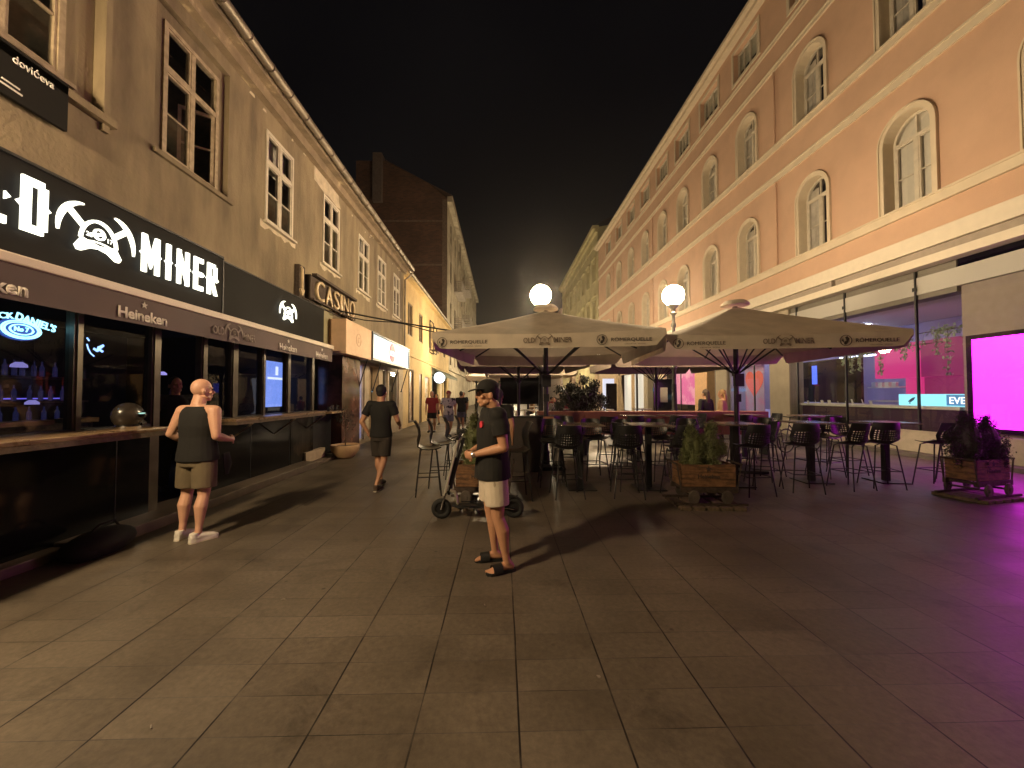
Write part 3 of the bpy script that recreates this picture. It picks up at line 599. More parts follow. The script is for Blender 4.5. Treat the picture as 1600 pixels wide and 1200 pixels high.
for y in (15.35, 28.1, 38.2):  # thin ribs added to draw a vertical shading line, not pipes
    b = B(); b.cyl((RX-.06, y, 6.7), (RX-.06, y, 10.1), .035, n=8); b.cyl((RX-.06, y, 11.66), (RX-.06, y, 14.6), .035, n=8)
    b.done('downpipe_or_shade_rib', M['peach'], rb, True)
def arched_window(c0, w, z0, z1):
    b = B(); fo = fmr(0)  # local: wall plane at x=0, centre a=0
    L = arch(0, w, 0, z1 - z0); L2 = arch(0, w - .14, .07, z1 - z0 - .07)
    band(b, L, L2, fo, -.34, -.26); zt = (z1 - z0) - w / 2
    fbox(b, fo, -w/2 + .07, w/2 - .07, zt - .05, zt + .03, -.33, -.25); fbox(b, fo, -.045, .045, .07, zt - .05, -.33, -.255)
    fbox(b, fo, -.018, .018, zt + .03, z1 - z0 - .07, -.33, -.27); 
    for s in (-1, 1):
        a0, a1 = sorted((s * .045, s * (w/2 - .07))); band(b, rect(a0, a1, .07, zt - .05), rect(a0 + .04, a1 - .04, .11, zt - .09), fo, -.33, -.27); fbox(b, fo, a0 + .04, a1 - .04, zt * .48, zt * .48 + .025, -.32, -.28)
    f = b.done('window', M['cream_frame'], None)
    b = B(); Lo = arch(0, w + .30, 0, z1 - z0 + .15); rl = lambda q: q[1:] + q[:1]; band(b, rl(arch(0, w, 0, z1 - z0)), rl(Lo), fo, 0, .05, closed=False); band(b, rl(arch(0, w + .22, 0, z1 - z0 + .11)), rl(Lo), fo, .05, .075, closed=False)
    b.done('surround', M['cream'], f, world=False)
    b = B(); band(b, L, arch(0, w - .01, .005, z1 - z0 - .005), fo, -.335, .004); b.done('reveal', M['cream'], f, world=False)
    b = B(); b.bm.faces.new([b.bm.verts.new(fo(a, z, -.3)) for a, z in L2]); p_ = b.done('pane', M['glass_old'], f, world=False)
    return f
aw = arched_window(0, *A1); aw2 = arched_window(0, *A2)
def putw(proto, y, z, first):
    o = proto if first else proto.copy()
    if not first:
        C.objects.link(o)
        for ch in [x for x in C.objects if x.parent is proto]: q = ch.copy(); C.objects.link(q); q.parent = o
    o.parent = rb; o.location = Vector((RX, y, z)) - Vector(rb.location); return o
def drapes(par, w, h, style, seed):
    r = random.Random(seed); b = B(); fo = fmr(0); 
    spans = {'full': [(-w/2, w/2)], 'sides': [(-w/2, -w * .12), (w * .14, w/2)], 'half': [(w * .0, w/2)]}[style]
    for a0, a1 in spans:
        n = int((a1 - a0) / .045); 
        for i in range(n):
            u0 = a0 + (a1 - a0) * i / n; u1 = a0 + (a1 - a0) * (i + 1) / n; k = .0 if style == 'full' else .02
            b.quad(fo(u0, .03, -.37 + k * math.sin(i)), fo(u1, .03, -.37 + k * math.sin(i + 1)), fo(u1, h, -.37 + k * math.sin(i + 1)), fo(u0, h, -.37 + k * math.sin(i)))
    return b.done('curtain', M['blind'] if style == 'full' else M['curtain'], par, world=False)
M['blind'] = mat('blind', (.80, .76, .66), .85, var=.04)
protos = {}
for i, c in enumerate(COLS):
    for kk, (pr, A) in enumerate(((aw, A1), (aw2, A2))):
        o = putw(pr, c, A[1], i == 0); st = 'full' if (kk == 0 and i == 2) else ('sides', 'half', 'sides', 'full')[(i * 3 + kk) % 4] if (i + kk) % 3 else 'sides'
        if (i == 0): pend = pend + [(o, A, st)] if kk else [(o, A, st)]; continue
        key = (kk, st)
        if key in protos: q = protos[key].copy(); C.objects.link(q); q.parent = o
        else: protos[key] = drapes(o, A[0], A[2] - A[1] - (.05 if st == 'full' else .25), st, i)
for o, A, st in pend: drapes(o, A[0], A[2] - A[1] - .2, 'sides', 1)
# top windows with roller boxes
w, z0, z1 = A3; fo = fmr(0); h = z1 - z0
b = B(); band(b, rect(-w/2, w/2, 0, h), rect(-w/2 + .07, w/2 - .07, .07, h - .07), fo, -.30, -.2); fbox(b, fo, -.04, .04, .07, h - .07, -.29, -.21); fbox(b, fo, -w/4 - .02, -w/4 + .02, .07, h - .07, -.28, -.22); fbox(b, fo, w/4 - .02, w/4 + .02, .07, h - .07, -.28, -.22)
tw = b.done('window', M['cream_frame'], None)
b = B(); band(b, rect(-w/2 - .14, w/2 + .14, -.14, h + .14), rect(-w/2, w/2, 0, h), fo, 0, .04); b.done('surround', M['cream'], tw, world=False)
b = B(); b.quad(*[fo(a, z, -.26) for a, z in rect(-w/2 + .07, w/2 - .07, .07, h - .07)]); b.done('pane', M['glass'], tw, world=False)
b = B(); fbox(b, fo, -w/2 + .02, w/2 - .02, h * .45, h, -.36, -.34); b.done('roller_blind', M['blind'], tw, world=False)
for i, c in enumerate(COLS): putw(tw, c, z0, i == 0)
# ground floor bands, soffit, shop glazing
M['band'] = mat('band', (.70, .62, .50), .6, var=.04)
b = B(); fbox(b, fm, -6, 44.2, 5.30, 5.68, -.2, .35); fbox(b, fm, -6, 44.2, 5.68, 5.70, 0, .36); b.done('canopy_fascia', M['band'], rb)
b = B(); fbox(b, fm, -6, 44.2, 4.88, 5.09, 0, .35); b.done('canopy_beam', M['band'], rb)
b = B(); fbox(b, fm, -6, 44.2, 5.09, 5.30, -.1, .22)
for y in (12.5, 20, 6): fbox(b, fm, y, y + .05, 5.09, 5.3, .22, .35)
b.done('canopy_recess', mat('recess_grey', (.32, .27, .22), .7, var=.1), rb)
b = B(); b.box(RX+.02, RX+6.5, 4.6, 30, 4.62, 4.70); b.box(RX+.02, RX+1.6, 4.6, 30, 4.25, 4.62); b.done('shop_ceiling', mat('shop_ceiling', (.62, .58, .55), .8), rb)
b = B(); b.box(RX+.06, RX+.5, 9.4, 29.3, 4.12, 4.25); b.box(RX+.06, RX+.10, 9.4, 29.3, 4.25, 4.9); b.done('bulkhead', mat('bulkhead', (.30, .26, .23), .8, var=.06), rb)
b = B(); b.box(RX+.02, RX+6.5, 4.6, 30, .1, .2); b.done('shop_floor', mat('shop_floor', (.30, .30, .34), .3), rb)
b = B(); b.box(RX+6.5, RX+6.6, 4.6, 30, .2, 4.62); b.box(RX+.1, RX+6.5, 18.9, 19.0, .2, 4.6); b.box(RX+.1, RX+6.5, 4.6, 4.7, .2, 4.6); b.done('shop_back_wall', mat('shop_wall', (.42, .38, .56), .7, var=.15, vscale=.7), rb)
b = B(); fbox(b, fm, 4.6, 15.0, .10, .62, 0, .06); fbox(b, fm, 4.6, 15, .62, .66, 0, .09); b.done('plinth', mat('plinth', (.45, .38, .30), .6, var=.1), rb)
b = B(); fbox(b, fm, 4.6, 30.0, 0, .10, 0, .45); b.done('shop_step', mat('step_grey', (.13, .11, .10), .5, var=.2), rb)
for y0, y1 in ((14.85, 15.95), (19.0, 20.0), (29.4, 30.2)): b = B(); b.box(RX-.04, RX+.5, y0, y1, .1, 4.9); b.done('column', mat('column_beige', (.34, .29, .21), .7, var=.1, vscale=3), rb)
b = B()
for y in (10.3, 12.45, 14.5, 17.0, 18.4, 20.1, 22.1, 24, 26.0, 28): fbox(b, fm, y - .018, y + .018, .66, 4.88, -.05, .01); fbox(b, fm, y - .05, y + .05, 4.35, 4.45, .01, .03)
fbox(b, fm, 15.95, 19, 2.9, 3.0, -.06, .02); b.done('mullion', M['dark_steel'], rb)
b = B(); b.quad(*[fm(a, z, -.02) for a, z in rect(4.6, 14.85, .66, 4.88)]); b.quad(*[fm(a, z, -.02) for a, z in rect(15.95, 19.0, .1, 4.88)]); b.quad(*[fm(a, z, -.02) for a, z in rect(20.0, 29.4, .3, 4.88)]); b.done('shop_glass', M['glass'], rb)
b = B(); b.box(RX+.14, RX+.3, 4.7, 9.38, .66, 4.25); b.done('partition', mat('partition', (.36, .29, .27), .7, var=.08), rb)
t = thing('led_screen', 'huge plain magenta screen in the shop window at the right edge', 'screen', (RX, 7.2, 1.8))
b = B(); b.box(RX+.07, RX+.13, 5.0, 9.15, .84, 2.90); b.done('display', glow('magenta', (1.0, .0165, 1.0), 6.5), t)
b = B()
for q in ((4.9,5.0,.74,3.0),(9.15,9.25,.74,3.0),(5.0,9.15,.74,.84),(5.0,9.15,2.90,3.0)): b.box(RX+.05, RX+.14, q[0], q[1], q[2], q[3])
b.done('bezel', M['black_gloss'], t)
# shop interior
b = B()
for y, x in ((10.9, RX+3.2), (10.2, RX+5.2), (13.3, RX+2.6), (13.0, RX+5.0), (17.4, RX+2.5), (16.6, RX+4.6), (22, RX+2)): b.cyl((x, y, 4.20 if x < RX+1.7 else 4.58), (x, y, 4.24 if x < RX+1.7 else 4.61), .10, n=14)
b.done('downlight', glow('downlight', (.72, .74, 1), 110), rb)
b = B(); b.box(RX+2.2, RX+2.28, 13.8, 15.2, 3.0, 3.05); b.box(RX+1.6, RX+1.7, 16.0, 18.9, 3.6, 3.66); b.box(RX+1.0, RX+6, 17.6, 17.7, 4.3, 4.35); b.done('strip_light', glow('strip_light', (.62, .68, 1), 14), rb)
t = thing('display_counter', 'white display counter with small cards behind the glass left of the magenta screen', 'counter', (RX+.6, 11.8, .2))
b = B(); b.bev(RX+.15, RX+1.1, 9.5, 14.7, 1.22, 1.30, .01); b.done('top', M['white_paint'], t)
b = B(); b.box(RX+.25, RX+1.0, 9.6, 14.6, .2, 1.22); b.done('base', mat('counter_dark', (.06, .03, .06), .25), t)
for i in range(9):
    y = 12.0 + .3 * i + random.uniform(-.06, .06); t = B(); hh = random.choice((.12, .09, .16))
    t.prism([(-.06, 0), (.06, 0), (.05, hh), (-.05, hh)], Matrix.Translation((RX+.35, y, 1.301)) @ Euler((0, 0, random.uniform(.9, 2.2))).to_matrix().to_4x4() @ Matrix.Rotation(PI/2 - .25, 4, 'X'), -.004, .004)
    tag(t.done('price_card', M['white_paint']), 'small white card standing on the display counter', 'card', 'cards on the display counter')
t = thing('lightbox', 'cyan lit box with a leaf mark on the shop counter', 'lightbox', (RX+.5, 10.2, 1.3))
b = B(); b.box(RX+.30, RX+.42, 9.42, 11.1, 1.31, 1.62); b.done('panel', glow('cyan_box', (.30, .85, 1.0), 1.6), t)
b = B(); b.prism([(-.10,-.05),(-.02,-.06),(.06,.0),(.10,.08),(.02,.06),(-.06,.0)], MR(RX+.30, 10.75, 1.46), .002, .006); b.prism([(-.09,-.09),(-.04,-.06),(-.03,-.11)], MR(RX+.30, 10.75, 1.46), .002, .006); b.done('leaf_mark', mat('mark_blue', (.02, .10, .30), .5), t)
b = B(); text_bm(b, 'EVE', .34, .17, MR(RX+.30, 9.66, 1.46), .004, .01, .014); b.done('lettering', glow('letter_white', (1, 1, 1), 2.2), t)
b = B(); b.box(RX+.288, RX+.298, 9.44, 9.9, 1.33, 1.60); b.done('lettering_panel', mat('box_blue', (.05, .20, .45), .4, emit=(.1, .35, .7), es=.6), t)
t = thing('display_wall', 'stacked pink and magenta display blocks inside the shop', 'display', (RX+3.2, 12.6, .2))
pk = glow('pink_a', (1.0, .045, .30), .75); pk2 = glow('pink_b', (.75, .02, .26), .35)
b = B(); b.box(RX+3.0, RX+3.6, 13.0, 14.6, 2.2, 3.4); b.box(RX+3.0, RX+3.6, 13.0, 13.5, .8, 2.19); b.done('block', pk, t)
b = B(); b.box(RX+3.0, RX+3.6, 11.4, 12.99, 2.2, 3.4); b.box(RX+3.1, RX+3.6, 11.0, 12.99, .8, 2.19); b.done('side_block', pk2, t)
b = B(); b.box(RX+2.8, RX+3.1, 13.52, 14.7, 1.35, 1.40); b.box(RX+2.8, RX+3.1, 13.52, 14.7, 1.85, 1.90)
for y in (13.7, 13.95, 14.2, 14.45): b.box(RX+2.85, RX+2.95, y, y + .15, 1.901, 2.0 + .1 * random.random())
b.done('shelf', M['white_paint'], t)
t = thing('wall_screen', 'black unlit panel hanging behind the hanging plants', 'screen', (RX+2.0, 15.2, 1.2)); b = B(); b.box(RX+2.0, RX+2.1, 14.1, 17.2, 1.3, 3.0); b.done('panel', M['black_gloss'], t)
t = thing('blue_screen', 'small blue glowing screen reflected beside the beige column', 'screen', (RX+1.2, 15.6, 2.3)); b = B(); b.box(RX+.8, RX+.84, 14.62, 14.82, 2.0, 2.7); b.done('display', glow('blue_a', (.10, .18, 1), 1.6), t)
# hanging ivy in the window
def leaves(b, pts, n, spread, size, seed, flat=.6):
    r = random.Random(seed)
    for i in range(n):
        c = Vector(r.choice(pts)) + Vector((r.gauss(0, spread[0]), r.gauss(0, spread[1]), r.gauss(0, spread[2])))
        e = Euler((r.uniform(-flat, flat) * PI, r.uniform(-flat, flat) * PI, r.uniform(0, 2*PI))).to_matrix(); s = size * r.uniform(.6, 1.3)
        b.quad(*[c + e @ Vector(p) for p in ((-s, 0, 0), (0, -s * .42, s * .1), (s, 0, 0), (0, s * .42, s * .1))])
    return b
for k, (y, xx, zz, drops, lb) in enumerate(((9.9, .55, 3.3, ((10.05, 1.15), (9.6, .5), (10.3, .6)), 'trailing ivy hanging in the window nearest the magenta screen'),
    (11.3, .6, 3.0, ((11.9, .75), (11.2, .35)), 'thin ivy trail hanging over the pink blocks'), (12.9, .8, 2.95, ((13.1, .55), (12.8, .5), (13.4, .3)), 'thick ivy cluster hanging left in the shop window'))):
    t = thing('hanging_ivy', lb, 'plant', (RX + xx, y, zz), group='ivy hanging in the shop window')
    b = B(); pts = [(RX+xx, y + (q - 6) * .09, zz + .04 * math.sin(q)) for q in range(13)]
    leaves(b, pts, 150, (.06, .06, .07), .055, 40 + k)
    for yy, L in drops: leaves(b, [(RX+xx, yy, zz - L * q / 8) for q in range(9)], int(60 * L) + 20, (.03, .035, .02), .055, 60 + k)
    b.done('foliage', M['leaf_ivy'], t)
    b = B(); b.cyl((RX+xx, y - .9, zz), (RX+xx, y + .9, zz), .012, n=6)
    for yy, L in drops: b.cyl((RX+xx, yy, zz), (RX+xx, yy + .02, zz - L), .005, n=5)
    b.done('vine', M['stem'], t)
# entrance zone: doors, heart poster, pink displays, cash machine further along
t = thing('heart_poster', 'glass door poster with one big red heart', 'poster', (RX+.5, 17.6, 1.2))
hp = [(.62 * (16 * math.sin(a) ** 3) / 16, .62 * (13 * math.cos(a) - 5 * math.cos(2*a) - 2 * math.cos(3*a) - math.cos(4*a)) / 14) for a in [2 * PI * i / 28 for i in range(28)]]
b = B(); b.prism(hp, MR(RX+.40, 17.6, 2.15), .002, .012); b.done('heart', mat('heart_red', (.65, .05, .04), .5, emit=(.9, .10, .08), es=.35), t)
b = B(); b.box(RX+.40, RX+.44, 16.95, 18.25, .3, 3.1); b.done('sheet', mat('poster_lilac', (.35, .30, .5), .5, emit=(.35, .12, .35), es=.25, col2=(.5, .2, .4), c2scale=1.5), t)
b = B(); b.box(RX+1.2, RX+2.2, 16.2, 17.0, .2, 1.3); b.box(RX+1.0, RX+1.1, 17.2, 17.9, .3, .95); tag(b.done('kiosk', mat('kiosk_white', (.6, .6, .7), .4, emit=(.4, .45, 1), es=.35)), 'pale lit kiosk behind the heart poster', 'kiosk')
b = B(); b.box(RX+.6, RX+.7, 22.3, 26.0, 1.0, 3.6); tag(b.done('display_backdrop', mat('pink_print', (.55, .10, .35), .5, emit=(1, .16, .5), es=.55, col2=(.75, .5, .6), c2scale=.9, c2lo=.48, c2hi=.56)), 'pink printed backdrop in the far shop window', 'display')
b = B(); b.box(RX-.02, RX+.6, 20.9, 22.2, .1, 4.4); tag(b.done('wall_panel', mat('orange_panel', (.62, .36, .16), .6, var=.1)), 'warm orange wall panel left of the shop door', 'panel')
t = thing('cash_machine', 'cash machine with small blue screen in a cream panel', 'cash machine', (RX, 27.2, 0))
b = B(); b.box(RX-.06, RX+.2, 26.4, 28.1, .1, 3.0); b.done('panel', mat('atm_cream', (.62, .48, .28), .5, emit=(1, .75, .4), es=.10), t)
b = B(); b.box(RX-.09, RX-.06, 26.8, 27.7, 1.75, 2.4); b.done('display', glow('blue_b', (.06, .09, 1), 1.3), t)
b = B(); b.box(RX-.14, RX-.06, 26.9, 27.6, 1.2, 1.4); b.done('keypad', M['steel'], t)
b = B()
for a0, a1, z0, z1, in ((30.3, 32.4, .2, 3.4), (33.2, 36, .2, 3.4)): b.box(RX+.3, RX+.4, a0, a1, z0, z1)
b.done('lit_shopfront', glow('lit_a', (.9, .80, .62), .8), rb)
b = B(); fbox(b, fm, 30.2, 44.2, 3.4, 4.88, -.02, 0); fbox(b, fm, 36, 44.2, 0, 3.4, -.02, 0); fbox(b, fm, 32.4, 33.2, 0, 3.4, -.02, 0); fbox(b, fm, -6, 4.6, 0, 4.88, -.02, 0); b.done('lower_wall', mat('lower_peach', (.50, .36, .22), .8, var=.1), rb)
# ================================================================ further houses
fb = thing('olive_building', 'pale olive old house beyond the apricot building', 'building', (RX, 58, 0))
M['olive'] = mat('olive', (.50, .44, .24), .9, var=.1, vscale=1, bump=.2, col2=(.42, .36, .20), c2scale=.7)
b = B(); hl = []; ys = [46.3 + 3.1 * i for i in range(8)]
for zz in (6.0, 10.6, 15.1): hl += [rect(y - .6, y + .6, zz, zz + 2.3) for y in ys]
fm = fmr(RX); facade(b, rect(44.45, 71, 0, 21.0), hl, fm, .25); fbox(b, fm, 44.3, 71, 20.4, 20.7, 0, .35); fbox(b, fm, 44.2, 71, 20.7, 21.1, -.1, .65); fbox(b, fm, 44.4, 71, 19.3, 19.45, 0, .1); fbox(b, fm, 44.4, 71, 9.6, 9.8, 0, .2)
b.quad((RX,44.45,0),(RX+8,44.45,0),(RX+8,44.45,22.5),(RX,44.45,21)); b.done('wall', M['olive'], fb)
for h in hl:
    (a0, z0), (a1, _), (_, z1), _ = h
    b = B(); b.quad(*[fm(a, z, -.2) for a, z in h]); wn_ = b.done('window', mat('olive_pane', (.10, .08, .05), .2), fb)
    b = B(); band(b, rect(a0 - .18, a1 + .18, z0 - .1, z1 + .18), h, fm, 0, .08); fbox(b, fm, a0 - .3, a1 + .3, z1 + .35, z1 + .48, 0, .22); b.done('surround', M['olive'], wn_)
b = B(); b.quad((RX-.5,44.2,21.12),(RX-.5,71,21.12),(RX+5,71,24),(RX+5,44.2,24)); b.done('roof', mat('slate', (.06, .045, .05), .8, var=.2), fb)
b = B(); fm = fmr(RX-.3); facade(b, rect(71.1, 100, 0, 17.5), [rect(y - .6, y + .6, z, z + 2.2) for y in (73, 76.5, 80, 84, 88, 92) for z in (5, 9.4, 13.6)], fm, .2); b.quad((RX-.3,71.1,0),(RX+8,71.1,0),(RX+8,71.1,17.5),(RX-.3,71.1,17.5))
tag(b.done('rose_building', mat('rose', (.42, .30, .24), .9, var=.1)), 'dim rosy house furthest along on the right', 'building')
b = B(); fm = fmf(118); facade(b, rect(-40, 40, 0, 13), [rect(x, x + 1.2, z, z + 2.2) for x in range(-30, 30, 4) for z in (4, 8.5)], fm, .2); tag(b.done('end_building', mat('end_plaster', (.35, .27, .18), .9, var=.1)), 'low house closing the far end of the street', 'building')
b = B(); fm = fml(-4.9); facade(b, rect(72.1, 110, 0, 15), [rect(y - .6, y + .6, z, z + 2.2) for y in (75, 79, 83, 87, 91, 95) for z in (4.5, 8.6, 12.2)], fm, .2); tag(b.done('grey_building', mat('grey_plaster', (.33, .28, .21), .9, var=.1)), 'grey plastered house far along on the left', 'building')
# ================================================================ bar shopfront
bf = thing('bar_shopfront', 'black glazed bar front under the brown awning, with two serving windows', 'shopfront', (-4.45, 5.5, 0))
fm = fml(-4.45)
M['post'] = mat('post', (.10, .085, .06), .35, .4, var=.2)
POST = [(-1.2,-1.1), (1.2, 1.3), (2.55, 2.65), (4.03, 4.12), (4.93, 5.06), (5.74, 5.86), (6.38, 6.54), (7.20, 7.30), (8.02, 8.16), (9.04, 9.18)]
for a0, a1 in POST:
    b = B(); fbox(b, fm, a0, a1, 1.18 if a0 not in (4.93, 5.74) else .13, 2.88, -.09, .0); fbox(b, fm, a0 + .02, a1 - .02, 1.18, 2.88, .0, .02); b.done('post', M['post'], bf)
b = B(); fbox(b, fm, -5, 9.18, 2.80, 2.92, -.09, -.002); fbox(b, fm, -5, 4.93, 1.18, 1.24, -.09, -.002); fbox(b, fm, 5.86, 9.04, 1.18, 1.24, -.09, -.002); b.done('rail', M['dark_steel'], bf)
b = B(); fbox(b, fm, -5, 4.93, .10, 1.178, -.10, .0); fbox(b, fm, 5.86, 9.18, .13, 1.178, -.10, .0)
b.done('lower_panel', M['black_gloss'], bf)
b = B()
for a in (-.2, 2.0, 4.5, 6.9, 8.15): fbox(b, fm, a, a + .012, .12, 1.17, .0, .004)
b.done('panel_seam', M['dark_steel'], bf)
b = B(); b.quad(*[fm(a, z, -.05) for a, z in rect(-5, 4.93, 1.24, 2.80)]); b.quad(*[fm(a, z, -.05) for a, z in rect(5.86, 9.04, 1.24, 2.80)]); b.done('pane', M['glass_dark'], bf)
b = B(); fbox(b, fm, 8.20, 9.03, .14, 1.17, .003, .008); b.done('worn_panel', mat('worn_panel', (.07, .065, .06), .18, .7, var=.5, vscale=4, bump=.25, bscale=8, col2=(.015,.014,.013), c2scale=4, stretch=(1, 3, .6)), bf)
b = B(); fbox(b, fm, 3.4, 3.98, 1.30, 1.345, -.35, -.12); fbox(b, fm, 4.14, 4.42, 1.30, 1.345, -.35, -.12); fbox(b, fm, 2.7, 3.4, 1.30, 1.345, -.35, -.12); b.done('inner_ledge', M['wood_strip'], bf)
b = B()   # bar room
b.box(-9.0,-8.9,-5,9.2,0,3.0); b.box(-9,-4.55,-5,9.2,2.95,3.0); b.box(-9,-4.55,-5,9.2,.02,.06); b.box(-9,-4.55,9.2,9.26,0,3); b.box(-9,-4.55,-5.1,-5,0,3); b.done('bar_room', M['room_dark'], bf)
t = thing('back_bar', 'dim back bar with rows of bottles glimpsed through the bar windows', 'bar', (-8.5, 4, .06))
b = B(); b.box(-8.9,-8.4,-2,8,.06,1.1); b.box(-8.9,-8.5,-2,8,1.45,1.49); b.box(-8.9,-8.5,-2,8,1.9,1.94); b.done('shelf', M['old_wood'], t)
b = B(); r_ = random.Random(3)
for z in (1.1, 1.49, 1.94):
    y = -1.8
    while y < 7.8:
        b.lathe((-8.66, y, z + .002), [(.035, 0), (.035, .17), (.014, .22), (.014, .28)], 7); y += r_.uniform(.10, .24)
b.done('bottle', mat('bottle_glass', (.05, .08, .05), .1, var=.5, emit=(.12, .12, .5), es=.10), t); 
b = B(); b.box(-8.89,-8.88,-2,8,1.52,1.54); b.box(-8.89,-8.88,5.2,6.3,2.0,2.03); b.done('strip_light', glow('violet_strip', (.20, .16, 1), 1.4), t)
for i, (x, y, z) in enumerate(((-6.0, 4.55, 1.62), (-6.4, 5.3, 1.5), (-5.6, 4.5, 1.95), (-6.3, 7.2, 2.0))):
    b = B(); b.lathe((x, y, z - .03), [(.07, 0), (.065, .03), (.03, .06)], 14)
    t_ = b.done('pendant_light', glow('violet_lamp', (.42, .38, 1), .8)); b = B(); b.cyl((x, y, z + .03), (x, y, 2.94), .004, n=5); b.done('cord', M['black_matt'], t_)
    tag(t_, 'small violet pendant light inside the bar', 'lamp', 'violet lights inside the bar')
t = thing('video_screen', 'tall blue video screen in the last bar window', 'screen', (-5.2, 9.0, 1.4))
b = B(); b.box(-5.25,-5.2,8.5,9.5,1.33,2.36); b.done('display', mat('screen_blue', (.01,.01,.02), .3, emit=(.22, .36, 1), es=1.5, col2=(.2,.2,.4), c2scale=3), t)
b = B(); b.box(-5.195,-5.19,8.6,9.4,1.95,2.0); b.box(-5.195,-5.19,8.9,9.0,2.05,2.25); b.done('banner', glow('screen_pale', (.7, .8, 1), 2), t)
# neon whiskey sign
t = thing('neon_sign', 'blue neon whiskey sign hanging inside the first bar window', 'sign', (-4.6, 3.45, 2.2))
NE = glow('neon_blue', (.30, .78, 1.0), 4.5); m = ML(-4.62, 3.72, 2.27) @ Matrix.Diagonal((.70, .74, 1, 1))
b = B(); text_bm(b, 'JACK', .28, .10, m @ Matrix.Translation((-.23, .075, 0)) @ Matrix.Rotation(.12, 4, 'Z'), .01, .012); text_bm(b, "DANIEL'S", .48, .10, m @ Matrix.Translation((.17, .062, 0)) @ Matrix.Rotation(-.22, 4, 'Z'), .01, .012); b.done('lettering', NE, t)
b = B(); 
for rx, ry in ((.22, .115), (.19, .095), (.13, .065)): stroke(b, arc_pts(0, -.06, rx, ry, 0, 360, 26), .014, m, 0, .01)
text_bm(b, 'No 7', .16, .06, m @ Matrix.Translation((0, -.055, 0)), .01, .012); b.done('oval', NE, t)
b = B(); b.prism(arc_pts(0, -.06, .25, .14, 0, 350, 24), m, -.03, -.012); b.done('backing', mat('neon_back', (.02, .03, .12), .5, emit=(.03, .12, .9), es=.5), t)
t = thing('neon_shape', 'small curled blue neon shape in the second bar window', 'sign', (-4.6, 4.3, 2.1)); m = ML(-4.62, 4.40, 2.10) @ Matrix.Diagonal((.7, .7, 1, 1))
b = B(); stroke(b, [(-.13,.09),(-.11,.02),(-.07,-.05),(-.02,-.09)], .012, m, 0, .01); stroke(b, [(-.02,.03),(.03,.0),(.05,.06),(.12,.10),(.05,.03),(.11,.0)], .03, m, 0, .01); stroke(b, [(-.13,.19),(-.10,.15)], .014, m, 0, .01); b.done('tube', glow('neon_b2', (.25, .45, 1), 4), t)
# counters
for y0, y1, x, lb in ((-3.0, 4.62, -3.90, 'long outdoor bar counter with worn wooden edge, nearest the camera'), (5.98, 9.0, -4.08, 'narrow wooden serving ledge under the far bar windows')):
    t = thing('bar_counter', lb, 'counter', (x, y0, 1.13), group='wooden counters along the bar front')
    b = B(); b.bev(-4.449, x, y0, y1, 1.185, 1.225, .006); b.done('top', M['oak'], t)
    b = B(); b.box(-4.449, x + .0, y0 + .02, y1 - .02, 1.135, 1.184)
    if y0 > 0: 
        for yy in (6.3, 7.6, 8.85): b.cyl((-4.44, yy, .85), (x + .05, yy, 1.14), .014, n=8)
    b.done('apron', M['old_wood'], t)
t = thing('side_counter', 'short pale wooden shelf with small jars by the casino entrance', 'shelf', (-4.3, 9.8, 1.1))
b = B(); b.bev(-5.0, -4.15, 9.5, 10.30, 1.14, 1.19, .006); b.done('top', mat('pale_wood', (.42, .28, .15), .4, var=.2, stretch=(8,1,8), col2=(.3,.2,.1), c2scale=3), t)
for i, (y, h) in enumerate(((9.65, .10), (9.85, .13), (10.05, .09))):
    b = B(); b.lathe((-4.3, y, 1.191), [(.035,0),(.04,h*.6),(.03,h),(.03,h+.015)], 10); tag(b.done('jar', M['steel' if i == 1 else 'dark_steel']), ('small dark jar nearest on the pale shelf', 'pale metal jar in the middle of the shelf', 'small dark jar farthest on the pale shelf')[i], 'jar')
# panel covering below shelf
b = B(); b.box(-4.58,-4.52,9.3,10.3,.12,1.1); tag(b.done('counter_panel', M['black_matt']), 'black panel below the pale shelf at the casino entrance', 'panel')
# helmet on the counter
t = thing('motorcycle_helmet', 'dark motorcycle helmet resting on the bar counter', 'helmet', (-4.15, 4.32, 1.225))
b = B(); b.ell((0,0,.145), (.125,.155,.145), u=24, v=16); b.loft([(0,.08,.05),(0,.155,.06)], [(.09,.05),(.07,.035)], 14)
h = b.done('shell', mat('helmet_brown', (.03, .024, .02), .3, coat=.3, var=.2), t, True, world=False)
b = B(); b.ell((.012,.035,.15), (.120,.145,.075), u=24, v=12); b.done('visor', M['black_gloss'], t, True, world=False)
b = B(); b.ell((.128,.03,.17), (.006,.045,.008)); b.done('stripe', glow('helmet_stripe', (.55, 1, .85), .8), t, world=False)
b = B(); b.lathe((0,.0,0), [(.115,0),(.118,.03),(.105,.045)], 20); b.done('rim', M['chrome'], t, True, world=False)
t = thing('flat_bag', 'shapeless black bag on the ground against the bar counter', 'bag', (-3.95, 4.0, 0))
b = B(); b.ell((-.12,0,.11), (.20,.32,.14)); b.ell((-.14,-.14,.09), (.18,.2,.12)); b.loft([(-.12,-.15,.2),(-.1,-.05,.30),(-.1,.1,.30),(-.12,.18,.2)], .012, 8); b.done('body', M['cloth_black'], t, True, world=False)
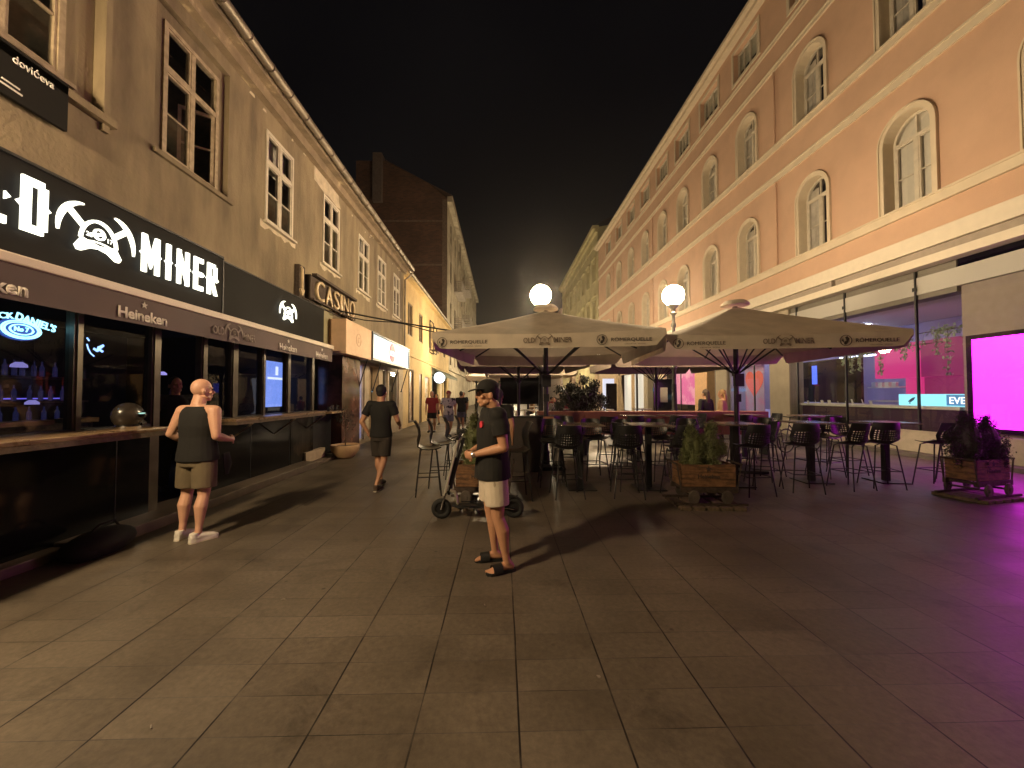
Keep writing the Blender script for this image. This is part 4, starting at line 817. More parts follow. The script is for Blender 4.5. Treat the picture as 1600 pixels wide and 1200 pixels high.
# fascia and its illuminated letters
sb = thing('sign_board', 'long black sign board carrying the illuminated bar name', 'sign board', (-4.6, 4, 2.9))
fm = fml(-4.6); b = B(); fbox(b, fm, -5, 6.0, 2.84, 3.72, .0, .25); fbox(b, fm, 6.02, 9.48, 2.84, 3.68, .0, .23); b.done('panel', M['sign_black'], sb)
b = B(); fbox(b, fm, -5, 6.0, 3.72, 3.745, .0, .27); fbox(b, fm, 6.0, 9.5, 3.68, 3.70, .0, .25); fbox(b, fm, 6.0, 6.02, 2.84, 3.72, .0, .26); b.done('trim', M['dark_steel'], sb)
M['sign_lit'] = glow('sign_lit', (1.0, .98, .80), 2.6); M['sign_side'] = mat('sign_side', (.3, .28, .2), .5, emit=(.55, .75, .55), es=.5)
m = ML(-4.35, 0, 0)
b = B(); word(b, 'OLD', 2.84, 3.08, .50, .79, m, .035, .06, gap=.22); b.done('lettering', M['sign_lit'], sb)
b = B(); word(b, 'MINER', 4.60, 3.08, .46, 1.22, m, .035, .06, gap=.24); b.done('lettering', M['sign_lit'], sb)
b = B(); emblem(b, .40, ML(-4.35, 4.11, 3.30), .035, .055, .8); b.done('emblem', M['sign_lit'], sb)
b = B(); emblem(b, .31, ML(-4.37, 7.83, 3.26), .03, .05, .75); b.done('emblem', M['sign_lit'], sb)
# awning
aw_ = thing('bar_awning', 'rolled brown awning with pale cassette and printed valance over the bar', 'awning', (-4.3, 4, 2.4))
b = B(); b.bev(-4.40, -4.12, -5, 9.5, 2.71, 2.80, .012); b.done('cassette', mat('cassette', (.62, .52, .42), .5, var=.08, vscale=3), aw_)
b = B(); n = 130
for i in range(n):
    y0 = -5 + 14.48 * i / n; y1 = -5 + 14.48 * (i + 1) / n; w0, w1 = .010 * math.sin(y0 * 3.1), .010 * math.sin(y1 * 3.1)
    b.quad((-4.15, y0, 2.72), (-4.15, y1, 2.72), (-4.15 + w1, y1, 2.405), (-4.15 + w0, y0, 2.405))
b.done('valance', M['valance'], aw_, True)
for c, w in ((3.06, .62), (4.47, .61), (7.5, .60), (8.9, .58)):
    b = B(); text_bm(b, 'Heineken', w, .125, ML(-4.15, c, 2.505), .003, .03, .014); b.prism([(x + c, y + 2.635) for x, y in star(.045)], ML(-4.15, 0, 0), .012, .016)
    b.done('printed_name', M['print_pale'], aw_)
b = B(); m = ML(-4.15, 5.98, 2.55); text_bm(b, 'OLD', .22, .12, m @ Matrix.Translation((-.33, -.01, 0)), .003, .02, .014); text_bm(b, 'MINER', .30, .12, m @ Matrix.Translation((.36, -.02, 0)), .003, .02, .014); emblem(b, .20, m, .012, .016, text=False); b.done('printed_emblem', M['print_dim'], aw_)
# street name style sign
t = thing('wall_sign', 'black sign panel with pale lettering ending in doviceva, under the first upper window', 'sign', (-4.6, 3, 4.3))
b = B(); b.box(-4.54, -4.50, 1.7, 3.95, 4.32, 4.81); b.box(-4.6,-4.54,1.8,3.85,4.36,4.76); b.done('panel', M['sign_black'], t)
b = B(); text_bm(b, 'dovićeva', .33, .082, ML(-4.50, 3.655, 4.70), .006, .012); 
stroke(b, [(3.36, 4.41), (3.565, 4.40)], .016, ML(-4.50, 0, 0), 0, .006); stroke(b, [(3.42, 4.45), (3.545, 4.443)], .014, ML(-4.50, 0, 0), 0, .006); b.done('lettering', M['white_paint'], t)
# casino sign
t = thing('casino_sign', 'unlit casino sign with big outlined letters on a metal frame', 'sign', (-4.5, 10, 4.0))
b = B()
b.box(-4.62,-4.50,8.55,8.80,3.78,4.50); b.box(-4.42,-4.30,8.95,11.45,4.36,4.42); b.box(-4.44,-4.36,8.95,11.5,3.80,3.84); b.box(-4.46,-4.42,8.9,11.45,3.84,4.36)
for y in (8.95, 9.6, 10.3, 11.0, 11.5): b.box(-4.6,-4.44,y,y+.03,3.8,4.4)
b.loft([(-4.5,8.7,3.8),(-4.42,9.2,3.74),(-4.42,11.4,3.70)], .02, 8); b.done('frame', M['rust'], t)
gold = mat('letter_gold', (.62, .48, .30), .4, .2, var=.2); m = ML(-4.40, 0, 0)
b = B(); x = 9.08
for ch, w in zip('CASINO', (.44, .42, .36, .14, .40, .42)):
    text_bm(b, ch, w * .92, .48, ML(-4.42, x + w / 2, 4.09), .06, -.006); x += w + .045
b.done('lettering', gold, t)
b = B()
for y in range(7): b.ell((-4.33, 10.4 + y * .14, 3.78), (.02,.02,.02), u=8, v=6)
b.done('bulb', gold, t)
b = B(); stroke(b, [(8.64, 3.85), (8.64, 4.42)], .05, ML(-4.50, 0, 0), 0, .04); stroke(b, [(8.57, 3.95), (8.64, 3.83), (8.71, 3.95)], .035, ML(-4.50, 0, 0), 0, .042); stroke(b, [(8.60, 4.46), (8.68, 4.40)], .03, ML(-4.50, 0, 0), 0, .03); b.done('arrow', gold, t)
# cable across the street
b = B(); pts = []
for i in range(17):
    u = i / 16; pts.append((-4.4 + 5.45 * u, 10.4 + .6 * u, 3.86 - .75 * u + .30 * (u * u - u)))
b.loft(pts, .022, 6); b.loft([(x, y, z - .07 - .05 * math.sin(i)) for i, (x, y, z) in enumerate(pts)], .014, 6)
tag(b.done('overhead_cable', M['black_matt'], smooth=True), 'pair of thick dark cables strung from the casino sign to the lamp', 'cable')
# beige box sign and the lit sign beside it
t = thing('box_sign', 'plain beige boxed sign turned off beside the lit white sign', 'sign', (-4.2, 10.8, 2.7))
b = B(); b.bev(-4.6, -4.0, 9.93, 11.85, 2.66, 3.56, .012); b.done('box', mat('beige_box', (.66, .44, .28), .6, var=.08), t)
b = B(); stroke(b, arc_pts(10.8, 3.12, .17, .17, 0, 360, 20), .02, ML(-4.0, 0, 0), 0, .004); text_bm(b, 'C', .12, .16, ML(-4.0, 10.8, 3.12), .004); b.done('printed_emblem', mat('beige_mark', (.50, .31, .20), .6), t)
t = thing('light_box_sign', 'long white-blue lit sign with a round red badge', 'sign', (-4.2, 14.3, 3.1))
b = B(); b.box(-4.04, -4.0, 11.95, 16.55, 2.74, 3.50); b.done('panel', mat('lit_panel', (.02,.02,.02), .4, emit=(.60, .86, 1), es=.66), t)
b = B()
for q in ((11.9,16.6,3.50,3.56),(11.9,16.6,2.68,2.74),(11.9,11.95,2.74,3.50),(16.55,16.6,2.74,3.50)): b.box(-4.4,-3.97,q[0],q[1],q[2],q[3])
b.box(-4.6,-4.04,11.95,16.55,2.75,3.49); b.done('casing', M['dark_steel'], t)
b = B(); b.prism(arc_pts(14.1, 3.12, .33, .33, 0, 352, 26), ML(-4.0, 0, 0), .003, .012); b.done('badge', mat('badge_red', (.5, .03, .06), .5, emit=(.8, .06, .12), es=.7), t)
b = B(); b.box(-3.986,-3.984,13.80,14.40,3.0,3.18); b.done('badge_band', glow('badge_white', (1, .95, 1), 1.2), t)
b = B(); text_bm(b, 'Limas', .46, .13, ML(-3.984, 14.1, 3.09), .002, .01); b.done('badge_lettering', mat('badge_grey', (.15, .2, .3), .6, emit=(.2, .35, .5), es=.5), t)
b = B(); 
for a0, a1, z0, z1 in ((12.3, 13.3, 2.85, 3.42), (15.1, 16.1, 2.85, 3.36)): b.box(-3.999, -3.996, a0, a1, z0, z1)
b.done('faded_picture', mat('faded_blue', (.02,.02,.02), .4, emit=(.30, .68, 1), es=.6), t)
for i, (y, x) in enumerate(((11.9, 0), (13.2, 0), (15.4, 0), (16.8, 0))):
    b = B(); b.cyl((-4.05, y - .25, 2.66), (-4.28, y - .35, 1.75), .018, n=8); b.ell((-4.28, y - .35, 1.74), (.03,.03,.03), u=8, v=6)
    tag(b.done('awning_arm', M['dark_steel'], smooth=True), 'slanting metal rod hanging below the two box signs', 'rod', 'metal rods below the box signs')
# bowl planter by the steps
t = thing('bowl_planter', 'round beige bowl planter with a thin dark shrub by the casino steps', 'planter', (-4.0, 9.95, .0))
b = B(); b.lathe((0,0,0), [(.17,0),(.24,.06),(.33,.18),(.36,.32),(.35,.34),(.33,.33),(.30,.28)], 28); b.done('bowl', mat('bowl', (.55, .36, .20), .6, var=.12), t, True, world=False)
b = B(); b.lathe((0,0,0), [(.29,.25),(.30,.29),(.02,.30)], 20); b.done('soil', M['stem'], t, world=False)
b = B(); b.loft([(0,0,.28),(.01,.0,.6),(-.02,.01,.95)], [.016,.013,.008], 8)
for k in range(6): b.loft([(0,0,.62+.05*k),(.16*math.cos(k*1.7),.16*math.sin(k*1.7),.85+.06*k)], [.008,.004], 6)
b.done('stem', M['stem'], t, True, world=False)
b = B(); leaves(b, [(.16*math.cos(k*1.7),.16*math.sin(k*1.7),.86+.06*k) for k in range(7)], 240, (.07,.07,.07), .03, 9); b.done('foliage', M['leaf_dark'], t, world=False)
# ================================================================ parasols
def parasol(name, label, loc, size, rot, zt=3.5, ze=2.72, zb=2.42, matl='canvas', text=True, group='open square parasols of the terrace'):
    t = thing(name, label, 'parasol', loc, rot, group); s = size / 2; N = 12
    b = B()
    cs_ = [(-s,-s),(s,-s),(s,s),(-s,s)]
    for k in range(4):
        (x0, y0), (x1, y1) = cs_[k], cs_[(k+1) % 4]; grid = []
        for i in range(N + 1):
            u = i / N; row = []
            for j in range(N + 1):
                v = j / N; ex = x0 + (x1 - x0) * v; ey = y0 + (y1 - y0) * v
                sag = -.10 * math.sin(PI * v) * u * u * (1 if 0 < v < 1 else 0) - .05 * math.sin(PI * u)
                row.append(b.bm.verts.new((ex * u, ey * u, zt + (ze - zt) * u + sag * .6)))
            grid.append(row)
        for i in range(N):
            for j in range(N):
                q = (grid[i][j], grid[i+1][j], grid[i+1][j+1], grid[i][j+1])
                try: b.bm.faces.new(q)
                except ValueError: pass
    bmesh.ops.remove_doubles(b.bm, verts=b.bm.verts, dist=.0005)
    can = b.done('canopy', M[matl], t, True, world=False)
    b = B()   # valance with swept corners
    for k in range(4):
        (x0, y0), (x1, y1) = cs_[k], cs_[(k+1) % 4]; n = 26; prev = None
        nx, ny = (y1 - y0) / size, -(x1 - x0) / size
        for j in range(n + 1):
            v = j / n; ex = x0 + (x1 - x0) * v; ey = y0 + (y1 - y0) * v; wv = .018 * math.sin(v * 9 + k)
            top = ze - .06 * math.sin(PI * v); cut = max(0, 1 - min(v, 1 - v) / .055); bot = zb + .20 * cut ** 2
            cur = (b.bm.verts.new((ex, ey, top)), b.bm.verts.new((ex + nx * wv, ey + ny * wv, bot)))
            if prev: b.bm.faces.new((prev[0], cur[0], cur[1], prev[1]))
            prev = cur
    b.done('valance', M[matl], t, True, world=False)
    b = B(); b.lathe((0,0,0), [(.02,zt+.13),(.20,zt+.12),(.27,zt+.06),(.28,zt+.02),(.26,zt+.02),(.05,zt+.05)][::-1], 22); b.done('cap', M[matl], t, True, world=False)
    b = B(); b.cyl((0,0,.04), (0,0,zt), .05, n=16); b.cyl((0,0,2.0),(0,0,2.14), .085, n=16); b.cyl((0,0,2.9),(0,0,3.0), .09, n=16); b.done('pole', M['pole_dark'], t, True, world=False)
    b = B(); b.bev(-.42,.42,-.42,.42,0,.06,.01); b.cyl((0,0,.06),(0,0,.35),.075,n=14); b.done('base_plate', M['dark_steel'], t, world=False)
    for k in range(8):
        a = PI / 4 * k + PI / 4; L = s / max(abs(math.cos(a)), abs(math.sin(a))); c, sn = math.cos(a), math.sin(a)
        b = B(); b.cyl((c*.05, sn*.05, zt-.05), (c*L*.98, sn*L*.98, ze-.055 - (.04 if k % 2 else 0)), .02, n=6); rb2 = b.done('rib', M['pole_dark'], t, True, world=False)
        b = B(); f = .52; b.cyl((c*.07, sn*.07, 2.07), (c*L*f, sn*L*f, zt-.05+(ze-zt)*f - .05), .017, n=6); b.done('strut', M['pole_dark'], rb2, True, world=False)
    if text:
        b = B(); y = -s - .022; z = (ze + zb) / 2 - .03
        for sx in (-1, 1):
            cx = sx * size * .345; m = MF(cx + .06, y, z - .0); text_bm(b, 'RÖMERQUELLE', size * .165, .085, m, .004)
            m2 = MF(cx - size * .105, y, z); stroke(b, arc_pts(0, 0, .085, .085, 0, 360, 22), .008, m2, 0, .004)
            b.prism([(-.03,-.06),(.0,-.07),(.03,-.03),(.05,.03),(.02,.07),(-.01,.05),(.01,.0),(-.02,-.02)], m2, .001, .005); b.prism([(-.06,.0),(-.04,.03),(-.03,-.04)], m2, .001, .005)
        b.done('printed_name', M['print_dark'], t, world=False)
        b = B(); m = MF(0, y - .008, z + .01); text_bm(b, 'OLD', size * .05, .09, m @ Matrix.Translation((-size*.066, 0, 0)), .004, .015); text_bm(b, 'MINER', size * .075, .09, m @ Matrix.Translation((size*.078, 0, 0)), .004, .015); emblem(b, size * .04, m, 0, .005, .6, text=False)
        for sx in (-1, 1): text_bm(b, 'CROATIA  VODA', size * .085, .022, MF(sx * size * .345 + .12, y + .006, z - .075), .003)
        b.done('printed_emblem', M['print_grey'], t, world=False)
    return t
M['pole_dark'] = mat('pole_dark', (.030, .024, .026), .4, .4, var=.15)
p1 = parasol('parasol', 'big cream parasol front left, right before the left globe lamp', (.98, 8.75, 0), 4.05, math.radians(-7))
p2 = parasol('parasol', 'big cream parasol front right, reaching toward the shop windows', (5.02, 8.35, 0), 3.75, math.radians(-9), ze=2.66, zb=2.38)
for x, y, rz, lb in ((.55, 13.2, 2, 'open parasol in the second row behind the left one, over the menu stand'), (5.3, 13.4, -3, 'open parasol in the second row, over the terracotta divider'), (1.2, 18.2, 0, 'farther open parasol in the third row behind the left ones'), (-.2, 24.5, 0, 'open parasol deep in the terrace, past the third row')):
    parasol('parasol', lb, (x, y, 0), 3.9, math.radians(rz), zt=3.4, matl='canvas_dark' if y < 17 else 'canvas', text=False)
# gear on the front parasol poles
for (x, y), lb in (((.98, 8.75), 'dark switch box strapped on the left parasol pole'), ((5.02, 8.35), 'dark switch box strapped on the right parasol pole')):
    b = B(); b.bev(x - .10, x + .10, y - .13, y - .05, 1.78, 2.05, .01); b.cyl((x - .07, y - .1, 2.05), (x - .07, y - .08, 2.5), .006, n=5); b.box(x-.06,x+.06,y-.075,y-.055,1.45,1.62); tag(b.done('switch_box', M['black_matt']), lb, 'box', 'switch boxes on the parasol poles')
# closed cream parasols in the middle distance
def closed(x, y, lb, h=2.9):
    t = thing('closed_parasol', lb, 'parasol', (x, y, 0), 0, 'closed cream parasols'); b = B(); n = 20; prof = [(.05, h), (.11, h - .25), (.17, h - .9), (.22, h - 1.5), (.26, h - 2.0)]; rs = []
    for r, z in prof: rs.append([b.bm.verts.new((r * (1 + .22 * math.sin(5 * a)) * math.cos(a), r * (1 + .22 * math.sin(5 * a)) * math.sin(a), z)) for a in [2*PI*i/n for i in range(n)]])
    for r0, r1 in zip(rs, rs[1:]):
        for i in range(n): b.bm.faces.new((r0[i], r0[(i+1)%n], r1[(i+1)%n], r1[i]))
    b.bm.faces.new(rs[0]); b.done('canopy', M['canvas_pale'], t, True, world=False)
    b = B(); b.cyl((0,0,0), (0,0,h+.1), .03, n=8); b.bev(-.3,.3,-.3,.3,0,.06,.01); b.done('pole', M['pole_dark'], t, True, world=False); return t
M['canvas_pale'] = mat('canvas_pale', (.68, .56, .38), .85, var=.1, vscale=4)
closed(3.45, 19.0, 'closed cream parasol left of the dark shrub, tallest of its row'); closed(5.0, 20.5, 'closed cream parasol right behind the dark shrub'); closed(4.3, 21.5, 'closed cream parasol half hidden behind the dark shrub', 2.7); closed(6.6, 22.0, 'closed cream parasol beside the dark glass screen', 2.7)
# ================================================================ furniture
def grid_shell(b, fn, nu, nv, hole=lambda i, j: True, th=.012, solid=None):
    """thin moulded shell with lozenge holes; fn(u, v) -> point"""
    t = bmesh.new(); V = {}
    def P(u, v):
        k = (round(u * nu * 4), round(v * nv * 4))
        if k not in V: V[k] = t.verts.new(fn(u, v))
        return V[k]
    for i in range(nu):
        for j in range(nv):
            u0, u1, v0, v1 = i / nu, (i+1) / nu, j / nv, (j+1) / nv; c = [P(u0, v0), P(u1, v0), P(u1, v1), P(u0, v1)]
            if hole(i, j):
                um, vm, du, dv = (u0+u1)/2, (v0+v1)/2, (u1-u0)*.36, (v1-v0)*.36
                h = [t.verts.new(fn(um, vm - dv)), t.verts.new(fn(um + du, vm)), t.verts.new(fn(um, vm + dv)), t.verts.new(fn(um - du, vm))]
                for k in range(4): t.faces.new((c[k], c[(k+1)%4], h[k])); t.faces.new((c[(k+1)%4], h[(k+1)%4], h[k]))
            else: t.faces.new(c)
    bmesh.ops.recalc_face_normals(t, faces=t.faces[:])
    bmesh.ops.solidify(t, geom=t.faces[:], thickness=th); b.add(t); return b
def stool_legs(par, hs, top=.15, bot=.23, m=None):
    m = m or M['dark_steel']
    for sx in (-1, 1):
        for sy in (-1, 1):
            b = B(); b.loft([(sx*top*.5, sy*top*.8, hs - .005), (sx*top, sy*top, hs - .03), (sx*bot, sy*bot, .0)], [.011,.011,.010], 8); b.done('leg', m, par, True, world=False)
    b = B(); z = .30; k = top + (bot - top) * (1 - z / hs); q = [(-k,-k,z),(k,-k,z),(k,k,z),(-k,k,z)]
    for i in range(4): b.cyl(q[i], q[(i+1)%4], .008, n=6)
    b.done('footrest', m, par, True, world=False)
def perforated_stool(label, loc, rot):
    t = thing('bar_stool', label, 'bar stool', loc, rot, 'perforated black bar stools'); hs = .76
    def f(u, v):   # u across, v along: seat front -> back -> backrest top ; faces +y (back at -y)
        a = (u - .5) * 2
        if v < .45: s = v / .45; y = .20 - .38 * s; z = hs + .03 * a * a - .02 * math.sin(PI * s); w = .20 + .015 * math.sin(PI * s); 
        else:
            s = (v - .45) / .55; y = -.18 - .05 * math.sin(s * PI/2) - .05 * s; z = hs + .01 + .36 * s; w = .215 + .015 * math.sin(PI * s) - .03 * s
        wrap = .10 * a * a if v > .4 else .03 * a * a * v
        return Vector((a * w, y + wrap * min(1, max(0, (v - .3) * 3)), z + (.05 * a * a * (1 - abs(v - .45) * 3) if abs(v - .45) < .33 else 0)))
    b = B(); grid_shell(b, f, 12, 16, lambda i, j: 8 <= j <= 12 and 1 <= i <= 10); b.done('seat', M['plastic_black'], t, True, world=False)
    stool_legs(t, hs); return t
def curved_stool(label, loc, rot):
    t = thing('curved_stool', label, 'bar stool', loc, rot, 'S-curved bar stools by the scooter'); hs = .74
    pr = [(.19, 0.02), (.12, -.0), (0, -.015), (-.10, -.005), (-.165, .05), (-.175, .13), (-.155, .22), (-.165, .31), (-.21, .40), (-.235, .44)]
    b = B(); n = 8; rows = []
    for y, z in pr: rows.append([b.bm.verts.new((x * (.205 if z < .3 else .19), y + .03 * x * x * (1 if z > .05 else 0), hs + z + (.015 * x * x if z < .05 else 0))) for x in [-1 + 2 * i / n for i in range(n + 1)]])
    for r0, r1 in zip(rows, rows[1:]):
        for i in range(n): b.bm.faces.new((r0[i], r0[i+1], r1[i+1], r1[i]))
    bmesh.ops.recalc_face_normals(b.bm, faces=b.bm.faces[:]); bmesh.ops.solidify(b.bm, geom=b.bm.faces[:], thickness=.014)
    b.done('seat', mat('ply_black', (.014, .013, .012), .42, var=.1), t, True, world=False); stool_legs(t, hs - .01, .13, .20); return t
def bar_table(label, loc, rot=0, w=.70, h=1.10):
    t = thing('bar_table', label, 'bar table', loc, rot, 'high square bar tables'); b = B(); b.bev(-w/2, w/2, -w/2, w/2, h - .028, h, .004); b.done('top', M['table_top'], t, world=False)
    b = B(); b.box(-.045,.045,-.045,.045,.02,h-.03); b.done('column', M['dark_steel'], t, world=False)
    b = B(); b.bev(-.24,.24,-.24,.24,0,.02,.004); b.done('base', M['dark_steel'], t, world=False); return t
tabs = [((1.34, 6.75), 'high square table in front of the left parasol pole, first of the front row'), ((2.52, 6.75), 'high pale-topped table left of the middle cart planter'), ((4.12, 6.95), 'high table just behind the middle cart planter'),
        ((5.72, 7.25), 'high table in the front row between the middle cart and the shop'), ((7.10, 7.25), 'front row high table nearest the magenta screen'),
        ((1.25, 9.55), 'second row high table beside the left parasol pole'), ((3.35, 9.6), 'second row high table before the terracotta divider'), ((4.35, 9.7), 'second row high table right of the iron lamp foot'),
        ((6.2, 10.0), 'second row high table behind the right parasol'), ((7.6, 9.6), 'second row high table nearest the shop glass')]
T0 = None
for (x, y), lb in tabs:
    if T0 is None: T0 = bar_table(lb, (x, y, 0))
    else: dup(T0, (x, y, 0), rot=random.uniform(-.12, .12), label=lb)
st = [(1.02, 6.20, 5, 'leftmost stool of the front row, back to the camera'), (1.98, 6.22, -8, 'second front row stool, between the two left tables'), (.95, 7.45, 175, 'stool behind the first front table, on its left'), (1.75, 7.50, 188, 'stool behind the first front table, on its right'),
      (2.86, 6.25, 12, 'stool just left of the middle cart planter'), (2.25, 7.3, 170, 'stool facing the camera behind the pale-topped table'), (3.0, 7.45, 185, 'stool facing the camera left of the middle bushes'),
      (3.62, 7.6, 165, 'stool hidden mostly by the middle bushes'), (4.62, 6.95, 75, 'stool right beside the middle cart planter, seen from its side'), (4.05, 6.35, 5, 'stool directly behind the right end of the middle cart'),
      (5.00, 6.55, -12, 'stool between the middle cart and the fourth table'), (5.98, 6.72, 10, 'stool in front of the fourth table'), (5.35, 7.9, 170, 'stool behind the fourth table, left side'), (6.35, 7.7, 200, 'stool behind the fourth table with magenta light on it'),
      (6.62, 6.85, -15, 'stool between the fourth and fifth tables'), (7.58, 6.80, 8, 'stool in front of the fifth table'), (8.25, 7.15, 40, 'rightmost stool beside the dark cart planter'), (7.0, 7.95, 185, 'stool behind the fifth table'),
      (1.05, 9.0, 0, 'second row stool at the left parasol pole'), (3.0, 9.0, 5, 'second row stool before the divider'), (4.9, 9.9, 95, 'second row stool beside the right parasol pole'), (5.75, 9.4, -10, 'second row stool behind the right parasol pole'), (6.8, 9.9, 90, 'second row stool between the two right tables'), (7.5, 9.0, 0, 'second row stool near the shop glass')]
st += [(1.35, 8.35, 178, 'second row stool right of the left parasol pole, back to the wall'), (2.35, 8.7, -5, 'second row stool in the gap left of the middle bushes'), (3.9, 8.9, 10, 'second row stool behind the middle cart bushes'), (.88, 6.95, 90, 'stool at the left side of the first front table'), (2.15, 6.7, -85, 'stool wedged between the two left front tables')]
S0 = None
for x, y, rz, lb in st:
    lb = 'perforated black ' + lb
    if S0 is None: S0 = perforated_stool(lb, (x, y, 0), math.radians(rz))
    else: dup(S0, (x, y, 0), rot=math.radians(rz), label=lb)
c0 = curved_stool('S-curved black stool nearest in its row, left of the scooter', (-1.20, 6.35, 0), math.radians(-78))
for x, y, rz, lb in ((-1.10, 6.92, -80, 'S-curved black stool second in its row behind the nearest one'), (-.92, 7.6, -76, 'S-curved black stool third in its row'), (-.78, 8.25, -80, 'S-curved black stool farthest in its row'), (.22, 6.05, 100, 'S-curved black stool standing just behind the man in the cap')):
    dup(c0, (x, y, 0), rot=math.radians(rz), label=lb)
# divider boxes with the dark shrub
t = thing('terracotta_divider', 'long reddish planter wall across the terrace', 'planter', (3.4, 10.4, 0))
for i in range(5):
    x0 = .95 + i * 1.22; b = B(); b.bev(x0, x0 + 1.21, 10.3, 10.75, .55, 1.16, .012); b.done('box', M['terracotta'], t)
b = B()
for i in range(6): x0 = .97 + i * 1.21; b.box(x0, x0 + .06, 10.36, 10.7, 0, .55)
b.done('leg', M['black_matt'], t)
t = thing('dark_shrub', 'dark round shrub standing behind the terracotta wall', 'shrub', (2.2, 10.95, .0))
b = B(); b.lathe((0,0,0), [(.2,0),(.26,.4),(.28,.95),(.25,.95)], 18); b.done('pot', M['black_matt'], t, True, world=False)
rs = random.Random(8); cl = [Vector((rs.gauss(0,.24), rs.gauss(0,.24), 1.48 + rs.gauss(0,.17))) for _ in range(70)]
b = B(); leaves(b, cl, 9000, (.07,.07,.06), .05, 12); b.done('crown', M['leaf_dark'], t, world=False)
b = B()
for c in cl[::3]: b.loft([(0,0,.9), (c.x*.4,c.y*.4,1.15), tuple(c)], [.018,.010,.004], 5)
b.done('branch', M['stem'], t, world=False)
# menu stand, leather menu box
t = thing('host_stand', 'black upright stand box left of the parasol pole', 'stand', (.45, 8.3, 0)); b = B(); b.bev(.10, .80, 8.1, 8.5, 0, 1.12, .01); b.done('box', mat('stand_brown', (.045, .033, .028), .6, var=.2), t); b = B(); b.bev(.08,.82,8.08,8.52,1.12,1.15,.005); b.done('top', M['black_matt'], t)
b = B(); b.box(.83, 1.03, 7.82, 7.9, .74, 1.16); b.box(.83,1.03,7.8,7.9,.70,.735); tag(b.done('menu_holder', mat('leather', (.34, .15, .08), .55, var=.2)), 'brown leather menu holder against the parasol pole', 'menu holder')
for x, y, z, lb in ((.30, 8.25, 1.151, 'pale pepper shaker on the left of the stand'), (.48, 8.35, 1.151, 'pale candle glass on the middle of the stand')):
    b = B(); b.lathe((x, y, z), [(.025,0),(.03,.05),(.02,.10),(.022,.12)], 10); tag(b.done('shaker', M['cream_frame']), lb, 'shaker')
b = B(); b.bev(1.02, 1.16, 7.7, 7.95, .25, .60, .01); tag(b.done('bin', mat('bin_grey', (.25, .22, .2), .5)), 'small grey bin below the leather menu holder', 'bin')
# mine cart planters
def cart(label, loc, rot, bush, seed, big=1.0):
    t = thing('cart_planter', label, 'planter', loc, rot, 'mine cart planters on rail sleepers'); t.scale = (.84, .84, 1)
    b = B()
    for k in range(3): b.bev(-.42, .42, -.215, -.19, .30 + .105 * k, .40 + .105 * k, .004); b.bev(-.42, .42, .19, .215, .30 + .105 * k, .40 + .105 * k, .004)
    b.done('side_board', M['crate_wood'], t, world=False)
    b = B()
    for s in (-1, 1):
        for k in range(3): x0, x1 = sorted((s*.42, s*.445)); b.bev(x0, x1, -.215, .215, .30 + .105 * k, .40 + .105 * k, .004)
    b.done('end_board', M['crate_wood'], t, world=False)
    b = B(); b.box(-.41,.41,-.188,.188,.30,.55); b.done('soil', M['stem'], t, world=False)
    b = B(); m = MF(0, -.215, 0); b.prism([(x, y + .55) for x, y in star(.055)], m, .001, .004); text_bm(b, 'Heineken', .36, .06, m @ Matrix.Translation((.0, .445, 0)), .003, .02, .001); b.done('printed_mark', M['print_dark'], t, world=False)
    b = B(); b.box(-.47,.47,-.24,-.19,.22,.295); b.box(-.47,.47,.19,.24,.22,.295)
    for x in (-.40, .37): b.box(x, x+.03, -.238, .238, .24, .28)
    for s in (-1, 1): b.loft([(s*.46,-.225,.27),(s*.53,-.225,.62)], .012, 6); b.loft([(s*.46,.225,.27),(s*.53,.225,.62)], .012, 6); b.cyl((s*.53,-.24,.62),(s*.53,.24,.62), .014, n=8)
    b.done('frame', M['rust'], t, world=False)
    for x in (-.27, .27):
        for y in (-.27, .27):
            b = B(); b.cyl((x, y-.02, .165), (x, y+.02, .165), .085, n=22); b.torus((x, y, .165), .085, .012, (0,1,0), 22, 6); b.cyl((x, y-.035, .165), (x, y+.035, .165), .03, n=12); b.done('wheel', M['wheel_iron'], t, True, world=False)
        b = B(); b.cyl((x, -.3, .165), (x, .3, .165), .015, n=8); b.done('axle', M['rust'], t, world=False)
    b = B()
    for y in (-.27, .27): b.box(-.60,.60,y-.02,y+.02,.052,.082); b.box(-.6,.6,y-.008,y+.008,.082,.072+.01)
    b.done('rail', M['rust'], t, world=False)
    for x in (-.44, -.22, 0, .22, .44): b = B(); b.bev(x-.085, x+.085, -.38, .38, 0, .05, .006); b.done('sleeper', M['old_wood'], t, world=False)
    for k, (bx, by, rr, hh, kk) in enumerate(bush):
        r = random.Random(seed + k); b = B(); pts = []
        for i in range(80):
            zz = r.random(); rad = rr * (math.sin(PI * min(1, zz * .80 + .20)) ** .7) * r.uniform(.55, 1.0); a = r.uniform(0, 2*PI); pts.append((bx + rad * math.cos(a), by + rad * math.sin(a), .50 + hh * zz))
        leaves(b, pts, int(7000 * big), (.026,.026,.045), .021, seed + 5 + k, .3); b.ell((bx, by, .5 + hh * .45), (rr * .72, rr * .72, hh * .46), u=14, v=10); b.done('foliage', M[kk], t, world=False)
        b = B(); b.cyl((bx, by, .5), (bx, by, .5 + hh * .8), .012, n=6)
        for i in range(0, 80, 5): b.loft([(bx, by, .5 + hh * .3 * r.random()), pts[i]], [.006, .003], 5)
        b.done('stem', M['stem'], t, world=False)
    return t
M['wheel_iron'] = mat('wheel_iron', (.12, .10, .085), .5, .5, var=.3)
cart('wooden mine cart planter behind the man in the cap and the scooter', (-.28, 5.72, 0), math.radians(-2), [(-.16, 0, .21, .76, 'leaf'), (.20, .02, .20, .70, 'leaf')], 100)
